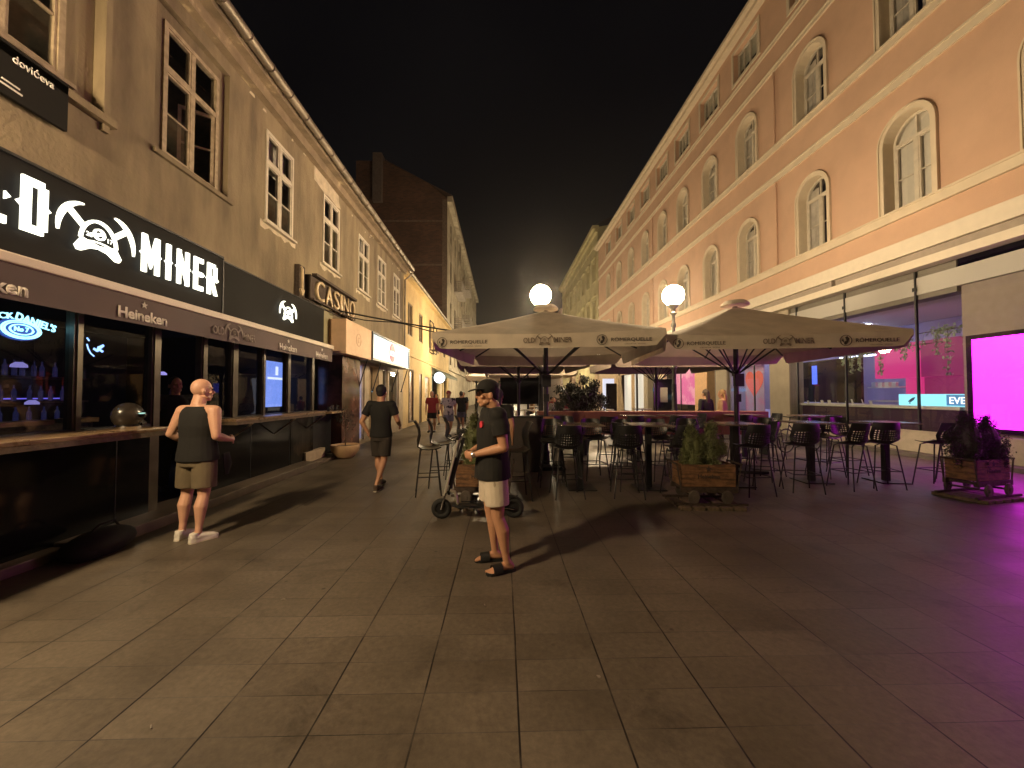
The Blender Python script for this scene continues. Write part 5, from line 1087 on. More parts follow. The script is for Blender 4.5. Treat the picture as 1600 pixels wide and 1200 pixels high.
cart('wooden mine cart planter with two pale green bushes in the middle', (2.93, 5.72, 0), math.radians(-3), [(-.17, 0, .20, .60, 'leaf'), (.16, .02, .22, .66, 'leaf')], 200)
cart('dark mine cart planter at the right edge in magenta light', (7.42, 6.12, 0), math.radians(14), [(-.26, 0, .27, .78, 'leaf_dark'), (.28, .0, .25, .70, 'leaf_dark')], 300)
# electric scooter
def scooter(label, loc, rot):
    t = thing('electric_scooter', label, 'scooter', loc, rot)   # front wheel at -x
    for x, nm in ((-.47, 0), (.47, 1)):
        b = B(); b.torus((x, 0, .13), .095, .036, (0,1,0), 30, 10); ty = b.done('tyre', M['rubber'], t, True, world=False)
        b = B(); b.cyl((x,-.025,.13),(x,.025,.13),.062,n=20); b.cyl((x,-.05,.13),(x,.05,.13),.014,n=10); b.done('rim', M['dark_steel'], ty, True, world=False)
    b = B(); b.loft([(-.33,0,.185),(-.25,0,.16),(.28,0,.16),(.36,0,.19),(.44,0,.24)], [(.07,.02),(.09,.028),(.09,.028),(.07,.02),(.05,.008)], 10, ax=(0,1,0)); b.done('deck', M['black_matt'], t, True, world=False)
    b = B()
    for y in (-.092, .092): b.loft([(-.22,y,.19),(-.02,y,.19)], .008, 6); b.loft([(-.13,y,.155),(.14,y,.155)], .012, 8); b.loft([(.28,y*.8,.16),(.47,y*.65,.13)], .012, 6)
    b.done('deck_rail', M['chrome'], t, True, world=False)
    b = B(); b.loft([(-.36,0,.36),(-.30,0,.34),(-.27,0,.26),(-.26,0,.18)], [(.03,.022),(.032,.022),(.034,.022),(.034,.02)], 10); b.done('neck', mat('pale_alloy', (.5,.48,.38), .35, .6), t, True, world=False)
    b = B()
    for y in (-.05, .05): b.loft([(-.47,y,.13),(-.44,y,.24),(-.40,y,.34)], .012, 8)
    b.done('fork', M['chrome'], t, True, world=False)
    b = B(); b.loft([(-.43,-.022,.30),(-.24,-.022,1.08)], .016, 10); b.done('stem', mat('stem_alloy', (.62, .58, .50), .3, .35), t, True, world=False)
    b = B(); b.loft([(-.38,.03,.30),(-.185,.03,1.04)], .018, 10); b.loft([(-.36,.03,.42),(-.27,.03,.78)], .028, 10); b.done('cable_cover', M['black_matt'], t, True, world=False)
    b = B(); b.loft([(-.24,-.30,1.06),(-.225,-.16,1.10),(-.22,0,1.105),(-.225,.16,1.10),(-.24,.30,1.06)], .013, 8); b.done('handlebar', M['dark_steel'], t, True, world=False)
    b = B(); b.loft([(-.24,-.30,1.06),(-.23,-.18,1.09)], .02, 10); b.loft([(-.24,.30,1.06),(-.23,.18,1.09)], .02, 10); b.bev(-.27,-.17,-.05,.05,1.10,1.15,.012); b.loft([(-.25,-.16,1.08),(-.32,-.24,1.06)], .007, 6); b.loft([(-.25,.16,1.08),(-.32,.24,1.06)], .007, 6); b.done('grip', M['rubber'], t, True, world=False)
    b = B(); b.loft([(.30,0,.22),(.40,0,.27),(.50,0,.275),(.58,0,.22)], [(.045,.006)]*4, 8, ax=(0,1,0)); b.done('mudguard', M['black_matt'], t, True, world=False)
    b = B(); b.torus((-.24,0,1.0),.02,.012,(1,0,0),12,6); b.cyl((-.29,0,.98),(-.26,0,.98),.03,n=14); b.done('headlight', M['chrome'], t, True, world=False)
    b = B(); b.loft([(-.05,.06,.15),(.02,.15,.01)], .008, 6); b.done('kickstand', M['steel'], t, world=False)
    b = B()
    for k in range(3): b.loft([(-.23,.01*k,1.06),(-.34,.02*k-.02,.98-.03*k),(-.33,.01,.80),(-.40,.0,.40)], .004, 5)
    b.done('brake_cable', M['rubber'], t, world=False)
    return t
scooter('black and chrome electric scooter parked behind the man in the cap', (-.32, 5.10, 0), math.radians(2))
# parked bicycle beyond, handlebars seen by the beige column
t = thing('bicycle', 'parked black bicycle by the beige column of the shop', 'bicycle', (8.3, 10.9, 0), .3)
for x in (-.52, .52):
    b = B(); b.torus((x,0,.34), .32, .018, (0,1,0), 30, 6); wh = b.done('wheel', M['rubber'], t, True, world=False)
    b = B()
    for k in range(12): b.cyl((x,0,.34), (x+.31*math.cos(k*PI/6),0,.34+.31*math.sin(k*PI/6)), .002, n=4)
    b.done('spokes', M['steel'], wh, world=False)
b = B(); 
for p, q in (((-.52,0,.34),(-.36,0,.92)),((-.40,0,.78),(.12,0,.30)),((-.38,0,.86),(.22,0,.82)),((.12,0,.30),(.24,0,.92)),((.12,0,.3),(.52,0,.34)),((.23,0,.82),(.52,0,.34))): b.cyl(p, q, .015, n=8)
b.done('frame', M['black_matt'], t, True, world=False)
b = B(); b.loft([(-.34,-.28,1.06),(-.44,-.15,1.0),(-.36,0,.98),(-.44,.15,1.0),(-.34,.28,1.06)], .013, 8); b.cyl((-.36,0,.9),(-.36,0,.99),.013,n=8); b.done('handlebar', M['black_matt'], t, True, world=False)
b = B(); b.loft([(.14,0,.96),(.24,0,.98),(.34,0,.97)], [(.02,.02),(.05,.025),(.07,.03)], 10, ax=(0,1,0)); b.done('saddle', M['rubber'], t, True, world=False)
# dark glass wind screens and backdrop things in the middle distance
for x0, x1, y, h, lb in ((7.2, 8.1, 18.5, 2.35, 'dark framed board with a pale notice in the middle distance'), (4.55, 5.0, 17.0, 2.1, 'narrow dark panel right of the dark shrub'), (-.1, 1.6, 16.8, 2.35, 'large unlit outdoor screen behind the man in the cap')):
    t = thing('display_board', lb, 'board', ((x0+x1)/2, y, 0)); b = B(); b.bev(x0, x1, y, y + .12, .3 if x0 != -.1 else 1.2, h, .01); b.box(x0+.05,x0+.1,y+.02,y+.1,0,.3 if x0 != -.1 else 1.2); b.box(x1-.1,x1-.05,y+.02,y+.1,0,.3 if x0 != -.1 else 1.2); b.done('panel', M['black_gloss'], t)
    if x0 == 7.2: b = B(); b.box(7.5, 7.85, y - .01, y - .004, 1.25, 1.95); b.done('notice', mat('notice', (.55, .5, .4), .6), t)
b = B(); b.box(6.2, 6.9, 24.0, 24.1, .1, 2.6); tag(b.done('lit_doorway', glow('door_white', (.85, .85, 1), .9)), 'white glowing doorway behind the terrace', 'doorway')
b = B(); b.box(1.3, 3.2, 33.0, 33.1, 1.9, 2.15); tag(b.done('neon_strip', glow('neon_cyan', (.08, .55, 1), 3)), 'cyan neon strip far down the terrace', 'neon light')
b = B(); b.box(-.6, .5, 27.0, 27.1, 2.2, 2.32); tag(b.done('neon_strip', glow('neon_pink', (1, .1, .35), 1.6)), 'short pink neon strip above the unlit screen', 'neon light')
for i, (x, y, z, s, c) in enumerate(((-1.9, 30, 2.4, .25, 'lit_warm'), (.6, 34, 2.2, .3, 'lit_warm'), (2.6, 29, 1.9, .22, 'lit_a'), (3.4, 36, 2.3, .3, 'lit_warm'), (1.2, 21, 2.25, .12, 'lit_warm'), (2.0, 26, 2.0, .16, 'lit_a'), (4.6, 30, 2.0, .2, 'lit_a'))):
    b = B(); b.ell((x, y, z), (s, s * .6, s * .8), u=12, v=8); b.cyl((x, y, z), (x, y, z + .8), .01, n=5); tag(b.done('terrace_lantern', M[c], smooth=True), 'small warm lantern hanging deep in the terrace', 'lantern', 'lanterns deep in the terrace')
# low tables in the middle distance with pale tops
for i, (x, y) in enumerate(((2.2, 12.2), (3.6, 12.4), (1.0, 14.6), (2.4, 15.2), (3.9, 15.0), (5.6, 15.6), (1.6, 18.6), (3.0, 19.0))):
    if i == 0:
        t = thing('cafe_table', 'pale round cafe table behind the terracotta wall', 'table', (x, y, 0), 0, 'round cafe tables behind the divider'); lt = t
        b = B(); b.cyl((0,0,1.02),(0,0,1.05), .38, n=24); b.done('top', M['cream_frame'], t, world=False); b = B(); b.cyl((0,0,0),(0,0,1.02), .03, n=8); b.cyl((0,0,0),(0,0,.02), .24, n=16); b.done('pedestal', M['dark_steel'], t, world=False)
    else: dup(lt, (x, y, 0), label='pale round cafe table behind the terracotta wall')
# ================================================================ people
def solidify_union(b, voxel, smooth=3, fac=.5):
    """grow one continuous skin over overlapping closed volumes"""
    me = bpy.data.meshes.new('u'); bmesh.ops.recalc_face_normals(b.bm, faces=b.bm.faces[:]); b.bm.to_mesh(me); b.bm.free()
    o = bpy.data.objects.new('u', me); C.objects.link(o)
    r = o.modifiers.new('r', 'REMESH'); r.mode = 'VOXEL'; r.voxel_size = voxel; r.use_smooth_shade = True
    if smooth: s = o.modifiers.new('s', 'SMOOTH'); s.iterations = smooth; s.factor = fac
    dg = bpy.context.evaluated_depsgraph_get(); dg.update(); out = bpy.data.meshes.new_from_object(o.evaluated_get(dg))
    bpy.data.objects.remove(o); bpy.data.meshes.remove(me); return out
def put(name, me, material, parent):
    me.materials.clear(); me.materials.append(material); me.name = name
    me.polygons.foreach_set('use_smooth', [True] * len(me.polygons)); return link(name, me, parent, world=False)
def limb(b, pts, rad, n=12): 
    b.loft(pts, rad, n)
    for p, r in zip(pts, rad):
        r = r if not isinstance(r, tuple) else min(r); b.ell(p, (r, r, r), u=10, v=8)
def person(name, label, loc, rot, P, top='tee', topm='cloth_black', shortm='cloth_cream', skin='skin', hair='hair_dark', shoes='slide', shoem='black_matt', voxel=.0062, group=None, h=1.0, fat=1.0, hat=None, hatm=None, longhair=False, legs='shorts'):
    t = thing(name, label, 'person', loc, rot, group); t.scale = (h, h, h)
    g = lambda k, d: Vector(P.get(k, d)); f = fat
    hipL, hipR = g('hipL', (-.09,0,.90)), g('hipR', (.09,0,.90)); kL, kR = g('kneeL', (-.105,.01,.49)), g('kneeR', (.105,.01,.49))
    aL, aR = g('ankL', (-.11,-.03,.09)), g('ankR', (.11,-.03,.09)); tL, tR = g('toeL', (-.13,.15,.025)), g('toeR', (.13,.15,.025))
    sL, sR = g('shL', (-.185*f,0,1.415)), g('shR', (.185*f,0,1.415)); eL, eR = g('elL', (-.25*f,-.02,1.13)), g('elR', (.25*f,-.02,1.13))
    wL, wR = g('wrL', (-.24*f,.06,.88)), g('wrR', (.24*f,.06,.88)); hL, hR = g('haL', tuple(wL + (wL - eL).normalized() * .09)), g('haR', tuple(wR + (wR - eR).normalized() * .09))
    hd = g('head', (0,.02,1.625)); hy = P.get('headyaw', 0); hp = P.get('headpitch', 0)
    R = Matrix.Rotation(hy, 4, 'Z') @ Matrix.Rotation(hp, 4, 'X') @ Matrix.Scale(1.07, 4); HM = Matrix.Translation(hd) @ R
    def H(p): return HM @ Vector(p)
    big = voxel < .009
    b = B()
    tr = [((0,0,.86),(.15*f,.105*f)),((0,-.005,.93),(.165*f,.12*f)),((0,.0,1.02),(.155*f,.118*f)),((0,.005,1.12),(.15*f,.112*f)),((0,.005,1.24),(.165*f,.118*f)),((0,0,1.34),(.175*f,.112*f)),((0,-.01,1.41),(.155*f,.085)),((0,-.012,1.45),(.095,.065)),((0,-.01,1.49),(.062,.06))]
    b.loft([p for p, r in tr], [r for p, r in tr], 20, ax=(1,0,0))
    b.loft([(0,-.012,1.44), (0,0,1.50), tuple(H((0,-.015,-.06)))], [(.066*f**.5,.064)]*3, 14, ax=(1,0,0))
    b.ell(hd + R.to_3x3() @ Vector((0,-.012,.03)), (.074,.093,.095), R, 20, 14); b.ell(H((0,.018,-.035)), (.056,.068,.078), R, 18, 12)   # skull, face
    b.ell(H((0,.052,-.088)), (.030,.026,.022), R)                                       # chin
    b.loft([H((0,.082,.022)), H((0,.103,-.022)), H((0,.088,-.034))], [(.009,.009),(.014,.012),(.014,.006)], 8)   # nose
    b.ell(H((0,.083,-.056)), (.022,.010,.007), R); b.ell(H((0,.080,-.067)), (.019,.010,.007), R)
    for s in (-1, 1):
        b.ell(H((s*.075,-.008,-.012)), (.010,.020,.032), R @ Matrix.Rotation(s*.35, 4, 'Z')); b.ell(H((s*.032,.076,.028)), (.022,.010,.008), R); b.ell(H((s*.042,.060,-.02)), (.022,.018,.018), R)
        b.ell(H((s*.045,.02,-.065)), (.02,.035,.022), R)
    for s, sh, el, wr, ha in ((-1, sL, eL, wL, hL), (1, sR, eR, wR, hR)):
        limb(b, [tuple(sh * .55 + Vector((0,0,.64))), tuple(sh)], [.055*f, .062*f])
        m1 = sh.lerp(el, .35) ; m2 = el.lerp(wr, .30)
        limb(b, [sh, m1, el], [.060*f, .054*f, .040*f**.5]); limb(b, [el, m2, wr], [.040*f**.5, .043*f**.5, .026])
        d = (ha - wr).normalized(); 
        pal = Vector(P.get('palmR' if s > 0 else 'palmL', (-s, 0, 0))); pal = (pal - d * pal.dot(d)).normalized(); sd = d.cross(pal)
        rot3 = Matrix((sd, d, pal)).transposed().to_4x4()
        c = wr + d * .045; b.ell(c, (.038,.052,.018), rot3); curl = P.get('curl', .5)
        if big:
            for k, (off, ln, rr) in enumerate(((-.027,.070,.0085),(-.009,.080,.009),(.009,.076,.009),(.026,.062,.0078))):
                p0 = wr + d * .080 + sd * off; a1 = curl * .7; p1_ = p0 + (d * math.cos(a1) + pal * math.sin(a1)) * ln * .45; a2 = curl * 1.9; p2_ = p1_ + (d * math.cos(a2) + pal * math.sin(a2)) * ln * .33; a3 = curl * 2.8; p3_ = p2_ + (d * math.cos(a3) + pal * math.sin(a3)) * ln * .25
                limb(b, [wr + d * .05 + sd * off * .9, p0, p1_, p2_, p3_], [rr, rr, rr, rr * .92, rr * .8], 8)
            th = -1 if P.get('thumb', 1) * s > 0 else 1; q0 = wr + d * .022 + sd * (.028 * th); q1 = q0 + (d * .6 + sd * th * .75 + pal * .3).normalized() * .036; q2 = q1 + (d * .85 + pal * .45 + sd * th * .1).normalized() * .028
            limb(b, [q0, q1, q2], [.012, .0105, .0085], 8)
        else: b.ell(wr + d * .10, (.032,.045,.018), rot3)
    for s, hi, kn, an, to in ((-1, hipL, kL, aL, tL), (1, hipR, kR, aR, tR)):
        c1 = hi.lerp(kn, .45); c2 = kn.lerp(an, .30) + Vector((0,-.018,0)); c3 = kn.lerp(an, .78)
        limb(b, [hi, c1, kn], [.092*f, .078*f, .054*f**.5]); limb(b, [kn, c2, c3, an], [.052*f**.5, .060*f**.6, .036, .034]); b.ell(kn + Vector((0,.016,.0)), (.040,.036,.060), None, 16, 12)
        fd = Vector((to.x - an.x, to.y - an.y, 0)).normalized(); sd = Vector((fd.y, -fd.x, 0)); A = Vector((an.x, an.y, to.z - .025)); heel = A - fd * .045 + Vector((0,0,.045)); ball = A + fd * .135 + Vector((0,0,.036))
        if legs == 'shorts' or big:
            limb(b, [an, heel], [.036, .030]); b.loft([tuple(heel), tuple(A + fd * .05 + Vector((0,0,.055))), tuple(ball)], [(.031,.030),(.034,.036),(.045,.019)], 12, ax=tuple(sd))
            if big:
                for k, (o_, rr, ln) in enumerate(((-.034,.0135,.055),(-.012,.010,.058),(.006,.0095,.05),(.022,.009,.04),(.036,.0085,.028))):
                    p0 = ball + sd * (o_ * (1 if s < 0 else 1) * s * -1 * -1); limb(b, [p0 - Vector((0,0,.006)), p0 + fd * ln - Vector((0,0,.014))], [rr, rr * .85], 8)
            else: b.ell(ball + fd * .03 - Vector((0,0,.01)), (.04,.04,.015))
        # shoes
        T2 = Matrix((( sd.x, fd.x, 0, A.x), (sd.y, fd.y, 0, A.y), (0, 0, 1, A.z), (0,0,0,1)))
        fo = B(); 
        sole = [(.0,-.085),(.028,-.078),(.036,-.04),(.034,.03),(.048,.10),(.050,.14),(.040,.185),(.012,.20),(-.02,.195),(-.045,.165),(-.048,.11),(-.036,.03),(-.036,-.04),(-.026,-.078)]
        if s > 0: sole = [(-x, y) for x, y in sole][::-1]
        if shoes == 'slide':
            fo.prism(sole, T2, .0, .026); so = fo.done('shoe', M[shoem], t, world=False)
            fo = B(); n = 12; prof = []
            for yy in (.055, .085, .12, .145):
                k = 1 - (yy - .055) * 1.2; prof.append([T2 @ Vector((.056 * math.cos(PI * i / n), yy, .022 + (.068 * k) * math.sin(PI * i / n))) for i in range(n + 1)])
            vs = [[fo.bm.verts.new(p) for p in row] for row in prof]
            for r0, r1 in zip(vs, vs[1:]):
                for i in range(n): fo.bm.faces.new((r0[i], r0[i+1], r1[i+1], r1[i]))
            bmesh.ops.recalc_face_normals(fo.bm, faces=fo.bm.faces[:]); bmesh.ops.solidify(fo.bm, geom=fo.bm.faces[:], thickness=.006); fo.done('strap', M[shoem], so, True, world=False)
        else:
            U = B(); U.loft([T2 @ Vector(p) for p in ((0,-.078,.05),(0,-.03,.055),(0,.03,.055),(0,.09,.045),(0,.15,.036),(0,.195,.026))], [(.030,.036),(.042,.045),(.042,.046),(.048,.036),(.047,.027),(.026,.014)], 14, ax=tuple(sd)); U.prism([(x * 1.06, y) for x, y in sole], T2, .004, .03); U.cyl(T2 @ Vector((0,-.035,.06)), T2 @ Vector((0,-.035,.105)), .043)
            so = put('shoe', solidify_union(U, .006, 2), M[shoem], t)
            if big: s2 = B(); s2.prism([(x * 1.08, y * 1.02) for x, y in sole], T2, -.001, .014); s2.done('shoe_sole', M['cream_frame'], so, world=False)
    body = put('body', solidify_union(b, voxel, 3 if big else 2, .4), M[skin], t)
    if legs == 'bare': pass
    # upper clothing
    b = B(); e = .014
    if top in ('tee', 'tank', 'jacket'):
        zz0 = P.get('hem', .84)
        rings = [(zz0,.190,.150),(.93,.186,.146),(1.02,.172,.136),(1.12,.163,.128),(1.24,.178,.132),(1.34,.186,.124)]
        if top == 'tank': rings[-1] = (1.31,.172,.126); rings += [(1.375,.172,.112),(1.42,.155,.094),(1.455,.110,.078)]
        else: rings += [(1.395,.178,.104),(1.435,.150,.088),(1.462,.105,.078),(1.478,.086,.072)]
        b.loft([(0,.004,z) for z, x, y in rings], [((x)*f + .004, y*f + .004) for z, x, y in rings], 24, ax=(1,0,0))
        if top != 'tank':
            for sh, el in ((sL, eL), (sR, eR)):
                k = .62 if top == 'tee' else 1.0; q = sh.lerp(el, k); inner = tuple(sh * .5 + Vector((0,0,.705)))
                b.loft([inner, tuple(sh + Vector((0,0,.004))), tuple(sh.lerp(el, .3)), tuple(q)], [.07*f, .076*f, .074*f, (.071 if top == 'tee' else .055)*f], 16); b.ell(sh, (.077*f,.077*f,.074*f))
                if top == 'jacket':
                    wr = wL if sh is sL else wR; limb(b, [el, el.lerp(wr, .5), wr], [.055*f, .052*f, .045])
        put({'tee': 't_shirt', 'tank': 'tank_top', 'jacket': 'jacket'}[top], solidify_union(b, max(voxel * 1.1, .007), 4, .5), M[topm], t)
    # shorts or trousers
    b = B(); b.loft([(0,0,.80),(0,0,.88),(0,.0,.965)], [(.172*f,.125*f),(.174*f,.130*f),(.160*f,.122*f)], 22, ax=(1,0,0))
    for hi, kn, an in ((hipL, kL, aL), (hipR, kR, aR)):
        k = P.get('shortlen', .74)
        if legs == 'shorts': q = hi.lerp(kn, k); b.loft([tuple(hi), tuple(hi.lerp(kn, .35)), tuple(q)], [.100*f, .104*f, .094*f + .008], 18)
        else: b.loft([tuple(hi), tuple(hi.lerp(kn, .5)), tuple(kn), tuple(an)], [.10*f, .095*f, .075*f, .060], 14)
    put('shorts' if legs == 'shorts' else 'trousers', solidify_union(b, max(voxel * 1.1, .007), 4, .5), M[shortm], t)
    # eyes, hair, hat
    if big:
        for s in (-1, 1): 
            b = B(); b.ell(H((s*.030,.079,.014)), (.012,.006,.006), R); b.done('eye', M['eye'], t, True, world=False)
            if not hair: continue
            b = B(); b.ell(H((s*.032,.083,.031)), (.019,.006,.0035), R); b.done('eyebrow', M['hair_dark'], t, True, world=False)
    if hair:
        b = B(); b.ell(H((0,-.026,.040)), (.082,.094,.094), R, 20, 14); b.ell(H((0,-.060,-.01)), (.066,.050,.060), R)
        if longhair: b.loft([H((0,-.07,.04)), H((0,-.10,-.10)), H((0,-.10,-.26)), H((0,-.08,-.36))], [(.075,.05),(.07,.04),(.06,.03),(.03,.015)], 14, ax=(1,0,0))
        put('hair', solidify_union(b, .008, 1), M[hair], t)
    if hat:
        b = B(); b.ell(H((0,-.012,.055)), (.087,.104,.082), R, 20, 14); b.ell(H((0,-.015,.125)), (.012,.012,.006), R); cp = put('cap', solidify_union(b, .007, 1), M[hatm], t)
        b = B(); b.loft([H((0,.055,.045)), H((0,.10,.048)), H((0,.145,.040)), H((0,.168,.030))], [(.078,.010),(.080,.008),(.066,.007),(.030,.004)], 18, ax=tuple(R.to_3x3() @ Vector((1,0,0)))); b.done('cap_brim', M[hatm], cp, True, world=False)
    return t
# --- man in the cap
hd_ = {'elL': (-.255,-.045,1.135), 'wrL': (-.105,.205,1.06), 'haL': (-.035,.27,1.045), 'palmL': (.55,-.75,.1), 'elR': (.26,-.03,1.135), 'wrR': (.115,.20,1.05), 'haR': (.03,.262,1.04), 'palmR': (-.6,-.7,.1), 'curl': .95,
       'ankL': (-.14,-.10,.09), 'toeL': (-.17,.08,.025), 'ankR': (.12,-.05,.09), 'toeR': (.14,.13,.025), 'kneeL': (-.125,-.02,.49), 'kneeR': (.11,.0,.49), 'headyaw': .12, 'headpitch': -.04, 'head': (0,.055,1.605), 'hem': .83}
man = person('person', 'man in black cap, black T-shirt and cream shorts standing in slides with clasped hands', (-.09, 3.68, 0), math.radians(104), hd_, fat=1.10, hat='cap', hatm='cloth_black', h=1.0)
b = B(); q = Vector((-.105,.205,1.06)); d_ = (q - Vector((-.255,-.045,1.135))).normalized(); b.loft([q - d_ * .012, q + d_ * .010], .030, 18); w_ = b.done('watch', M['chrome'], man, True, world=False)
b = B(); b.cyl(q + Vector((-.024,-.012,.006)), q + Vector((-.034,-.018,.01)), .017, n=16); b.done('watch_face', M['chrome'], w_, True, world=False)
b = B(); m = Matrix.Translation((-.085, .143, 1.335)) @ Matrix.Rotation(PI, 4, 'Z') @ MF(0, 0, 0)
b.prism([(-.018,-.03),(.016,-.022),(.022,.0),(.012,.03),(-.008,.032),(-.02,.008)], Matrix.Translation((-.115, .132, 1.33)) @ Matrix.Rotation(math.radians(205), 4, 'Z') @ MF(0, 0, 0), -.012, .006); b.done('chest_badge', mat('badge_pinkred', (.7, .05, .08), .6), man, world=False)
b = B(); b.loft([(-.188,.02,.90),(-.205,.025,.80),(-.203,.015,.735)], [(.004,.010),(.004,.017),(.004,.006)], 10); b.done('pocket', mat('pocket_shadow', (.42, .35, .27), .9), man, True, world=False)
# --- bald man at the bar
bald = {'elR': (.265,-.05,1.13), 'wrR': (.255,.17,1.07), 'haR': (.215,.25,1.09), 'palmR': (-1,0,-.2), 'elL': (-.30,-.04,1.15), 'wrL': (-.25,.14,1.03), 'palmL': (1,0,0), 'curl': .5, 'headyaw': -.55, 'head': (.015,.03,1.63),
        'ankL': (-.13,-.04,.09), 'toeL': (-.16,.15,.025), 'ankR': (.12,-.10,.09), 'toeR': (.19,.08,.025), 'kneeL': (-.125,.01,.49), 'kneeR': (.115,-.03,.49), 'hem': .86, 'shortlen': .82, 'shL': (-.192,0,1.40), 'shR': (.192,0,1.40)}
bm_ = person('person', 'bald man in black tank top, olive shorts and white sneakers, back turned', (-3.43, 4.40, 0), math.radians(-6), bald, top='tank', topm='cloth_char', shortm='cloth_olive', skin='skin_pale', hair=None, shoes='shoe', shoem='white_shoe', fat=1.14, h=1.01)
b = B(); b.loft([(.21,.12,.93),(.225,.13,.80),(.22,.12,.68)], [(.015,.05),(.02,.07),(.012,.03)], 10); tag(b.done('cloth_rag', M['cloth_char'], smooth=True), 'dark rag hanging from the pocket of the bald man', 'rag'); rg = C.objects['cloth_rag']; rg.location = (-3.42, 4.42, 0)
# --- man walking away
walk = {'elL': (-.32,-.05,1.13), 'wrL': (-.225,.02,.92), 'haL': (-.17,.0,.845), 'palmL': (.8,-.3,0), 'elR': (.27,.05,1.14), 'wrR': (.25,.25,1.05), 'hipL': (-.08,0,.9), 'kneeL': (-.07,.06,.49), 'ankL': (-.035,.10,.13), 'toeL': (-.04,.28,.05), 'kneeR': (.075,-.05,.49), 'ankR': (.02,-.22,.13), 'toeR': (.02,-.05,.025), 'hem': .87, 'shortlen': .86, 'curl': .4}
person('person', 'dark-haired man in black T-shirt and black shorts walking away down the street', (-2.10, 6.75, 0), math.radians(-3), walk, topm='cloth_black', shortm='cloth_brown', skin='skin', shoes='shoe', shoem='stem', h=1.01, voxel=.0068)
# --- far figures
fw = {'kneeR': (.09,.10,.50), 'ankR': (.09,.12,.10), 'toeR': (.10,.30,.05), 'ankL': (-.09,-.16,.12), 'toeL': (-.10,.03,.03)}
M['red_tee'] = mat('red_tee', (.32, .03, .035), .85); M['white_tee'] = mat('white_tee', (.52, .48, .52), .85, col2=(.02,.02,.05), c2scale=5, c2lo=.52, c2hi=.54); M['navy_tee'] = mat('navy_tee', (.02, .02, .045), .85); M['jeans'] = mat('jeans', (.16, .17, .26), .8); M['tan_dress'] = mat('tan_dress', (.45, .28, .15), .8); M['hair_blond'] = mat('hair_blond', (.42, .26, .11), .6); M['hair_grey'] = mat('hair_grey', (.3, .28, .27), .7); M['hat_red'] = mat('hat_red', (.35, .06, .07), .8)
F = dict(voxel=.014, shoes='shoe', shoem='black_matt', group='passers-by on the left side of the street')
person('person', 'grey-haired person in red T-shirt and black shorts walking toward the camera', (-3.0, 16.6, 0), PI, fw, topm='red_tee', shortm='cloth_black', hair='hair_grey', **F)
person('person', 'passer-by in black and white shirt and red cap in front of the yellow building', (-2.05, 14.8, 0), PI + .5, fw, topm='white_tee', shortm='jeans', hat='cap', hatm='hat_red', fat=1.1, **F)
person('person', 'woman in a dark strappy dress near the green awning', (-3.55, 21.0, 0), PI - .3, fw, topm='tan_dress', shortm='cloth_black', longhair=True, h=.94, **F)
person('person', 'passer-by in navy T-shirt farthest down the left side', (-2.15, 21.5, 0), PI, fw, topm='navy_tee', shortm='navy_tee', legs='trousers', **F)
person('person', 'walker with black top beside the person in the red cap', (-1.85, 17.5, 0), 0.2, fw, topm='cloth_black', shortm='jeans', **F)
sit = {'kneeL': (-.12,.40,.80), 'kneeR': (.12,.40,.80), 'ankL': (-.12,.42,.42), 'ankR': (.12,.42,.42), 'toeL': (-.12,.58,.36), 'toeR': (.12,.58,.36), 'wrL': (-.15,.25,1.05), 'wrR': (.15,.25,1.05), 'hipL': (-.09,0,.88), 'hipR': (.09,0,.88)}
G = dict(voxel=.013, shoes='shoe', shoem='black_matt', group='guests sitting on the terrace', top='jacket', legs='trousers', longhair=True)
person('person', 'woman with long brown hair in a black jacket sitting on the terrace', (5.95, 11.4, .0), .4, sit, topm='cloth_black', shortm='cloth_black', hair='stem', **G)
person('person', 'blonde woman in a pale top sitting by the woman in black', (6.55, 11.6, .0), .9, sit, topm='tan_dress', shortm='cloth_black', hair='hair_blond', **G)
S2 = dup(S0, (5.93, 11.38, 0), rot=.4, label='perforated black stool the brown-haired woman sits on'); dup(S0, (6.55, 11.58, 0), rot=.9, label='perforated black stool the blonde woman sits on')
person('person', 'dark-haired woman with a long ponytail behind the man in the cap', (-.07, 6.7, 0), -.2, {}, topm='cloth_black', shortm='cloth_char', legs='trousers', longhair=True, h=.97, voxel=.010, shoes='shoe', shoem='black_matt', top='tee')
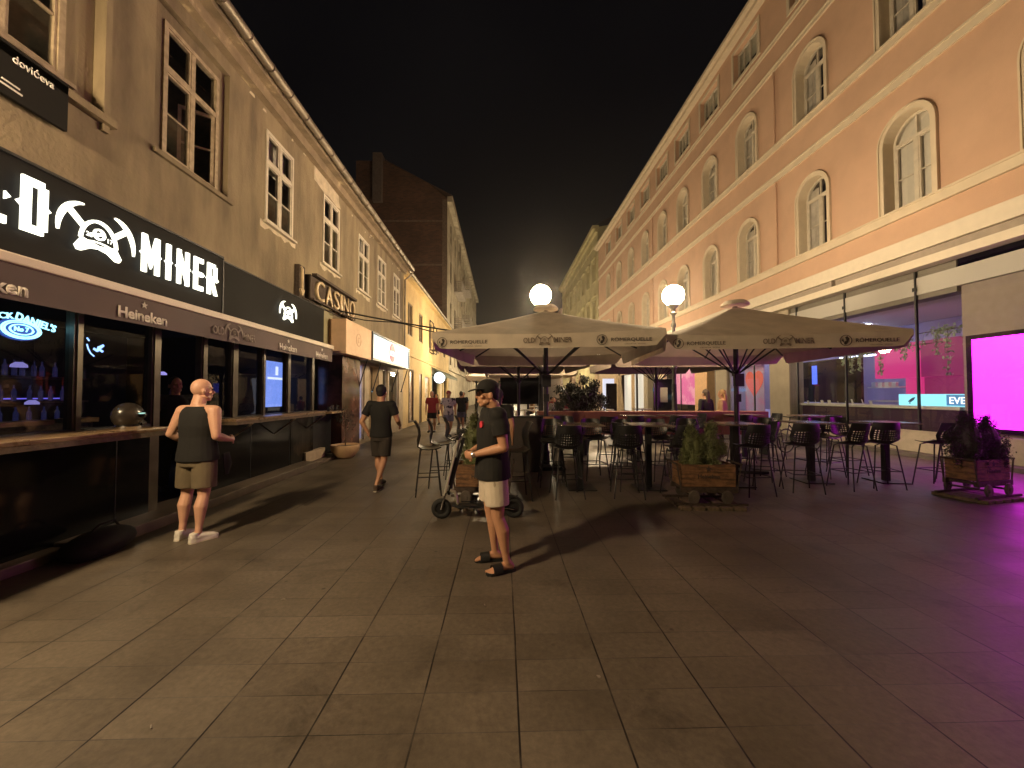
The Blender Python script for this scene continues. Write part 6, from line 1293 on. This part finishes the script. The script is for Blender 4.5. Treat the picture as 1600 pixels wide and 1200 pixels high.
for i, (x, y, rz, tm, hr, lb) in enumerate(((2.3, 17.2, 2.6, 'white_tee', 'hair_dark', 'diner in white seen left of the dark shrub'), (2.9, 18.0, -2.8, 'red_tee', 'hair_grey', 'diner in red seen just behind the dark shrub'), (1.7, 22.0, 1.5, 'tan_dress', 'hair_blond', 'diner in beige deep in the terrace'), (2.9, 23.0, -1.2, 'red_tee', 'hair_dark', 'diner in dark red deep in the terrace'))):
    person('person', lb, (x, y, -.25), rz, sit, topm=tm, shortm='cloth_black', hair=hr, voxel=.02, shoes='shoe', shoem='black_matt', group='diners deep in the terrace', top='jacket', legs='trousers')
# --- people indoors
person('person', 'man with glasses and a beard standing in the dark bar doorway', (-5.15, 6.12, .12), math.radians(-120), {'hem': .8}, topm='cloth_black', shortm='cloth_black', legs='trousers', voxel=.009, shoes='shoe', shoem='black_matt', h=1.0)
person('person', 'person in a white top inside the shop beside the magenta screen', (RX+2.6, 10.6, .2), PI/2, {}, topm='white_tee', shortm='red_tee', voxel=.016, shoes='shoe', shoem='black_matt', legs='trousers', h=.97)
person('person', 'shop assistant standing behind the glass door', (RX+2.4, 19.8 - 1.5, .2), PI/2, {}, topm='navy_tee', shortm='navy_tee', voxel=.018, shoes='shoe', shoem='black_matt', legs='trousers')
# ================================================================ litter on the paving
r = random.Random(21)
for i in range(7):
    x = r.uniform(-3.2, 3.2); y = r.uniform(1.9, 7.0); a = r.uniform(0, 6.28)
    b = B(); m = Matrix.Translation((x, y, .004)) @ Matrix.Rotation(a, 4, 'Z')
    if i % 2: b.loft([m @ Vector((-.014,0,0)), m @ Vector((.014,0,0))], .0035, 6); k = ('cigarette_butt', 'pale cigarette butt lying on the paving', 'cigarette butt')
    else: b.prism([(-.012,-.008),(.014,-.006),(.010,.010),(-.008,.009)], m, -.003, .001); k = ('paper_scrap', 'tiny white paper scrap lying on the paving', 'litter')
    tag(b.done(k[0], mat('grimy_paper', (.26, .23, .19), .8)), k[1], k[2], 'litter scattered over the paving')

# ================================================================ thin volume added so the lamps show a halo like lens bloom
b = B(); b.box(-45, 45, -25, 140, -1, 30); hz = b.done('lamp_halo', None); hz['kind'] = 'stuff'
hm = bpy.data.materials.new('lamp_halo'); hm.use_nodes = True; n = hm.node_tree.nodes; n.remove(n['Principled BSDF'])
pv = n.new('ShaderNodeVolumePrincipled'); pv.inputs['Color'].default_value = (1, .95, .9, 1); pv.inputs['Density'].default_value = .0009; pv.inputs['Anisotropy'].default_value = .86
hm.node_tree.links.new(pv.outputs[0], n['Material Output'].inputs['Volume']); hz.data.materials.append(hm)
